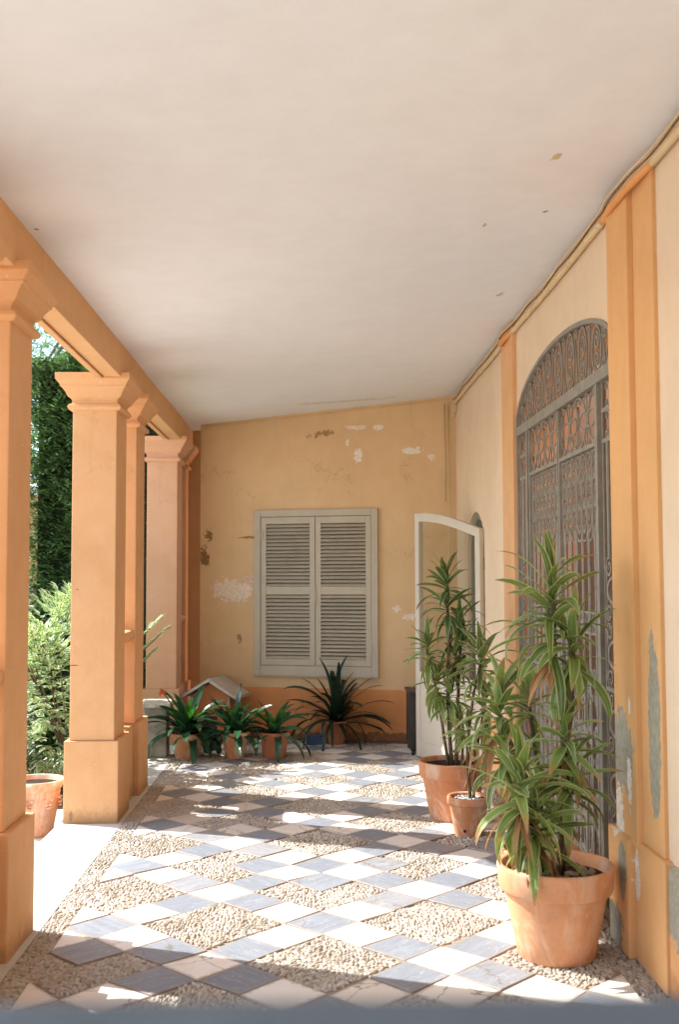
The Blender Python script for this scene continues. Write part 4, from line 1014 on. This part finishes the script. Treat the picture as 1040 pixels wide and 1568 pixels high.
def bush_shell(n, cx, cy, cz, rx, ry, rz, ll=.07):
    for k in range(n):
        d_ = Vector((random.gauss(0, 1), random.gauss(0, 1), random.gauss(0, 1)+.25)).normalized()
        s = 1+.22*noise.noise(d_*2.6+Vector((cx, cy, cz))*.7); q = random.uniform(.62, 1.0)**.5*s
        p_ = Vector((cx+d_.x*rx*q, cy+d_.y*ry*q, cz+d_.z*rz*q))
        if p_.z < .03 or (p_.x+(-1.95)) > -1.60: continue
        sprig(m, p_, d_+Vector((0, 0, .15)), .12, .036, ll*1.1, 7)
bush_shell(400, .02, 0, .80, .42, .62, .72); bush_shell(230, -.28, -.35, .62, .34, .45, .60)
for k in range(16):
    a = random.uniform(0, 6.28); tw.tube([(0, 0, 0), (.2*math.cos(a), .25*math.sin(a), .5), (.40*math.cos(a), .5*math.sin(a), random.uniform(.9, 1.35))], [.014, .009, .004], 6)
# the sprig that reaches round the pier
for (a, b) in (((.36, -.1, 1.0), (.66, .03, 1.28)), ((.36, -.1, .9), (.72, .0, 1.20)), ((.36, -.1, .8), (.62, .0, 1.02))):
    tw.tube([a, ((a[0]+b[0])/2, (a[1]+b[1])/2, (a[2]+b[2])/2-.03), b], .004, 6)
    d_ = Vector(b)-Vector(a); sprig(m, Vector(a)+d_*.45, d_, d_.length*.6, .034, .085, 16)
    sprig(m, Vector(b), d_+Vector((0, 0, .1)), .03, .022, .07, 5)
m.build('foliage', M_bush, bu); tw.build('branches', M_bark, bu)

def box_hedge(name, x0, x1, y0, y1, z0, z1, n, L, W, mat, lab, cat, core):
    r0 = empty(name, ((x0+x1)/2, (y0+y1)/2, z0), lab, cat); ox, oy = (x0+x1)/2, (y0+y1)/2
    m = MB()
    for k in range(n):
        f_ = random.random(); ww_ = random.uniform(x0, x1); dd_ = random.uniform(y0, y1); zz = random.uniform(0, z1-z0)
        if f_ < .55: p_ = [ww_, y0, zz]; nv = Vector((0, -1, 0))
        elif f_ < .75: p_ = [x0, dd_, zz]; nv = Vector((-1, 0, 0))
        elif f_ < .85: p_ = [x1, dd_, zz]; nv = Vector((1, 0, 0))
        else: p_ = [ww_, dd_, z1-z0]; nv = Vector((0, 0, 1))
        s = .24*noise.noise(Vector((p_[0]*2.1, p_[1]*2.1, p_[2]*2.1)))+.16*noise.noise(Vector((p_[0]*6, p_[1]*6, p_[2]*6)))
        q = Vector(p_)+nv*(s-random.uniform(0, .10)); q.x -= ox; q.y -= oy
        d_ = (nv+Vector((random.gauss(0, .5), random.gauss(0, .5), random.gauss(.35, .5)))).normalized()
        sprig(m, q, d_, L, W, L*.55, 5)
    m.build('foliage', mat, r0)
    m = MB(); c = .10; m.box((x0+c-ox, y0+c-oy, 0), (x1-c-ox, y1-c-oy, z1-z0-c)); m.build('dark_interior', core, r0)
    return r0
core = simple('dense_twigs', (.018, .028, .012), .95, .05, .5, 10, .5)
box_hedge('clipped_cypress', -2.36, -1.64, 10.35, 12.7, -.12, 4.7, 2600, .11, .024, M_hedge, 'added taller cypress block, mostly hidden, that shades the far porch floor', 'hedge', core)  # mostly hidden block, added to keep sun off the floor by the end wall
box_hedge('clipped_cypress', -2.70, -1.66, 10.2, 12.6, -.12, 3.58, 9000, .11, .024, M_hedge, 'tall dark clipped cypress hedge outside behind the pale shrub', 'hedge', core)
def tree(loc, h, rx, rz, n, lab, mat, L=.16, W=.07):
    r0 = empty('tree', loc, lab, 'tree', 'sunlit trees beyond the garden wall'); m = MB(); n = int(n*1.6)
    m.tube([(0, 0, 0), (.05, 0, h*.35), (0, .05, h*.7)], [.16, .12, .06], 10)
    for k in range(7):
        a = k*.9; m.tube([(0, 0, h*.45), (rx*.4*math.cos(a), rx*.4*math.sin(a), h*.65), (rx*.75*math.cos(a), rx*.75*math.sin(a), h*.8)], [.06, .04, .015], 7)
    m.build('trunk', M_bark, r0)
    m = MB()
    lob = [(random.gauss(0, .45)*rx, random.gauss(0, .45)*rx, h-rz+random.gauss(0, .4)*rz, random.uniform(.35, .6)) for _ in range(16)]
    for k in range(n):
        c = random.choice(lob); d_ = Vector((random.gauss(0, 1), random.gauss(0, 1), random.gauss(0, 1))).normalized(); q = random.uniform(.7, 1)*c[3]
        sprig(m, (c[0]+d_.x*rx*q, c[1]+d_.y*rx*q, c[2]+d_.z*rz*q), d_+Vector((0, 0, .3)), L, W*.5, L*.8, 5)
    m.build('crown', mat, r0)
tree((-5.6, 19, -.12), 8.0, 2.2, 2.6, 1300, 'pale sunlit leafy tree showing above the clipped cypress, left one', M_far)
tree((-3.4, 21, -.12), 9.0, 2.2, 2.8, 1300, 'pale sunlit leafy tree showing above the clipped cypress, right one', M_far)
tree((-4.9, 1.5, -.12), 8.0, 2.4, 2.7, 2200, 'added unseen tree that shades the near end of the porch', M_hedge, .14, .06)  # stands out of view, added to cut sun and bounce around the camera
tree((-7.5, 24, -.12), 11.0, 3.0, 4.0, 1500, 'tall sunlit leafy tree farthest behind the orange garden wall', M_far)
gw = empty('garden_wall', (-5.2, 14.9, -.12), 'orange garden wall with a pale blind arch far behind the piers', 'wall')
m = MB(); m.box((-2.0, 0, 0), (1.9, .3, 2.75)); m.build('masonry', plaster('garden_wall_paint', (.60, .30, .13), .25, [((.9, 0, 1.4), (.6, .5, .3), (.7, .58, .42), 1.0), ((1.0, 0, .8), (.5, .5, .2), (.4, .3, .2), 1.2)], bump=.8), gw)
m = MB(); m.box((-2.05, -.06, 2.752), (1.95, .36, 2.84), bev=.01); m.build('coping', M_slab, gw)
rl = empty('garden_railing', (-5.2, 14.4, -.12), 'thin white garden railing in front of the orange garden wall', 'railing')
m = MB(); m.tube([(-2, 0, 1.22), (2.2, 0, 1.22)], .022, 8); m.tube([(-2, 0, .2), (2.2, 0, .2)], .016, 8)
m.build('rail', simple('white_metal_paint', (.78, .78, .75), .4), rl)
for k in range(5): m = MB(); m.tube([(-2+k*1.05, 0, 0), (-2+k*1.05, 0, 1.24)], .018, 8); m.build('post', simple('white_post_paint', (.78, .78, .75), .4), rl)
lh = empty('low_shrub', (-2.55, 8.55, -.12), 'low dark leafy shrub at the foot of the pale variegated shrub', 'shrub'); m = MB()
for k in range(240):
    d_ = Vector((random.gauss(0, 1), random.gauss(0, 1), abs(random.gauss(0, 1)))).normalized(); q = random.uniform(.7, 1)
    sprig(m, (d_.x*.42*q, d_.y*.35*q, d_.z*.42*q), d_+Vector((0, 0, .4)), .1, .022, .07, 6)
m.build('foliage', leafmat('dark_shrub_leaf', (.07, .14, .06), (.30, .38, .22)), lh); m = MB()
for k in range(8): a = k*.8; m.tube([(0, 0, 0), (.3*math.cos(a), .25*math.sin(a), .3)], [.01, .004], 5)
m.build('branches', M_bark, lh)

# ------------------------------------------------------------------ low wall the photograph was taken over
wl = empty('foreground_wall', (.1, .42, 0), 'out of focus grey blue wall top along the bottom edge of the photo', 'wall')
m = MB(); m.box((-1.31, -.30, 0), (1.2, .08, 1.30), bev=.01); m.build('masonry', M_ledge, wl)
m = MB(); m.box((-1.31, -.32, 1.302), (1.2, .10, 1.335), bev=.012); m.build('coping', M_ledge, wl)
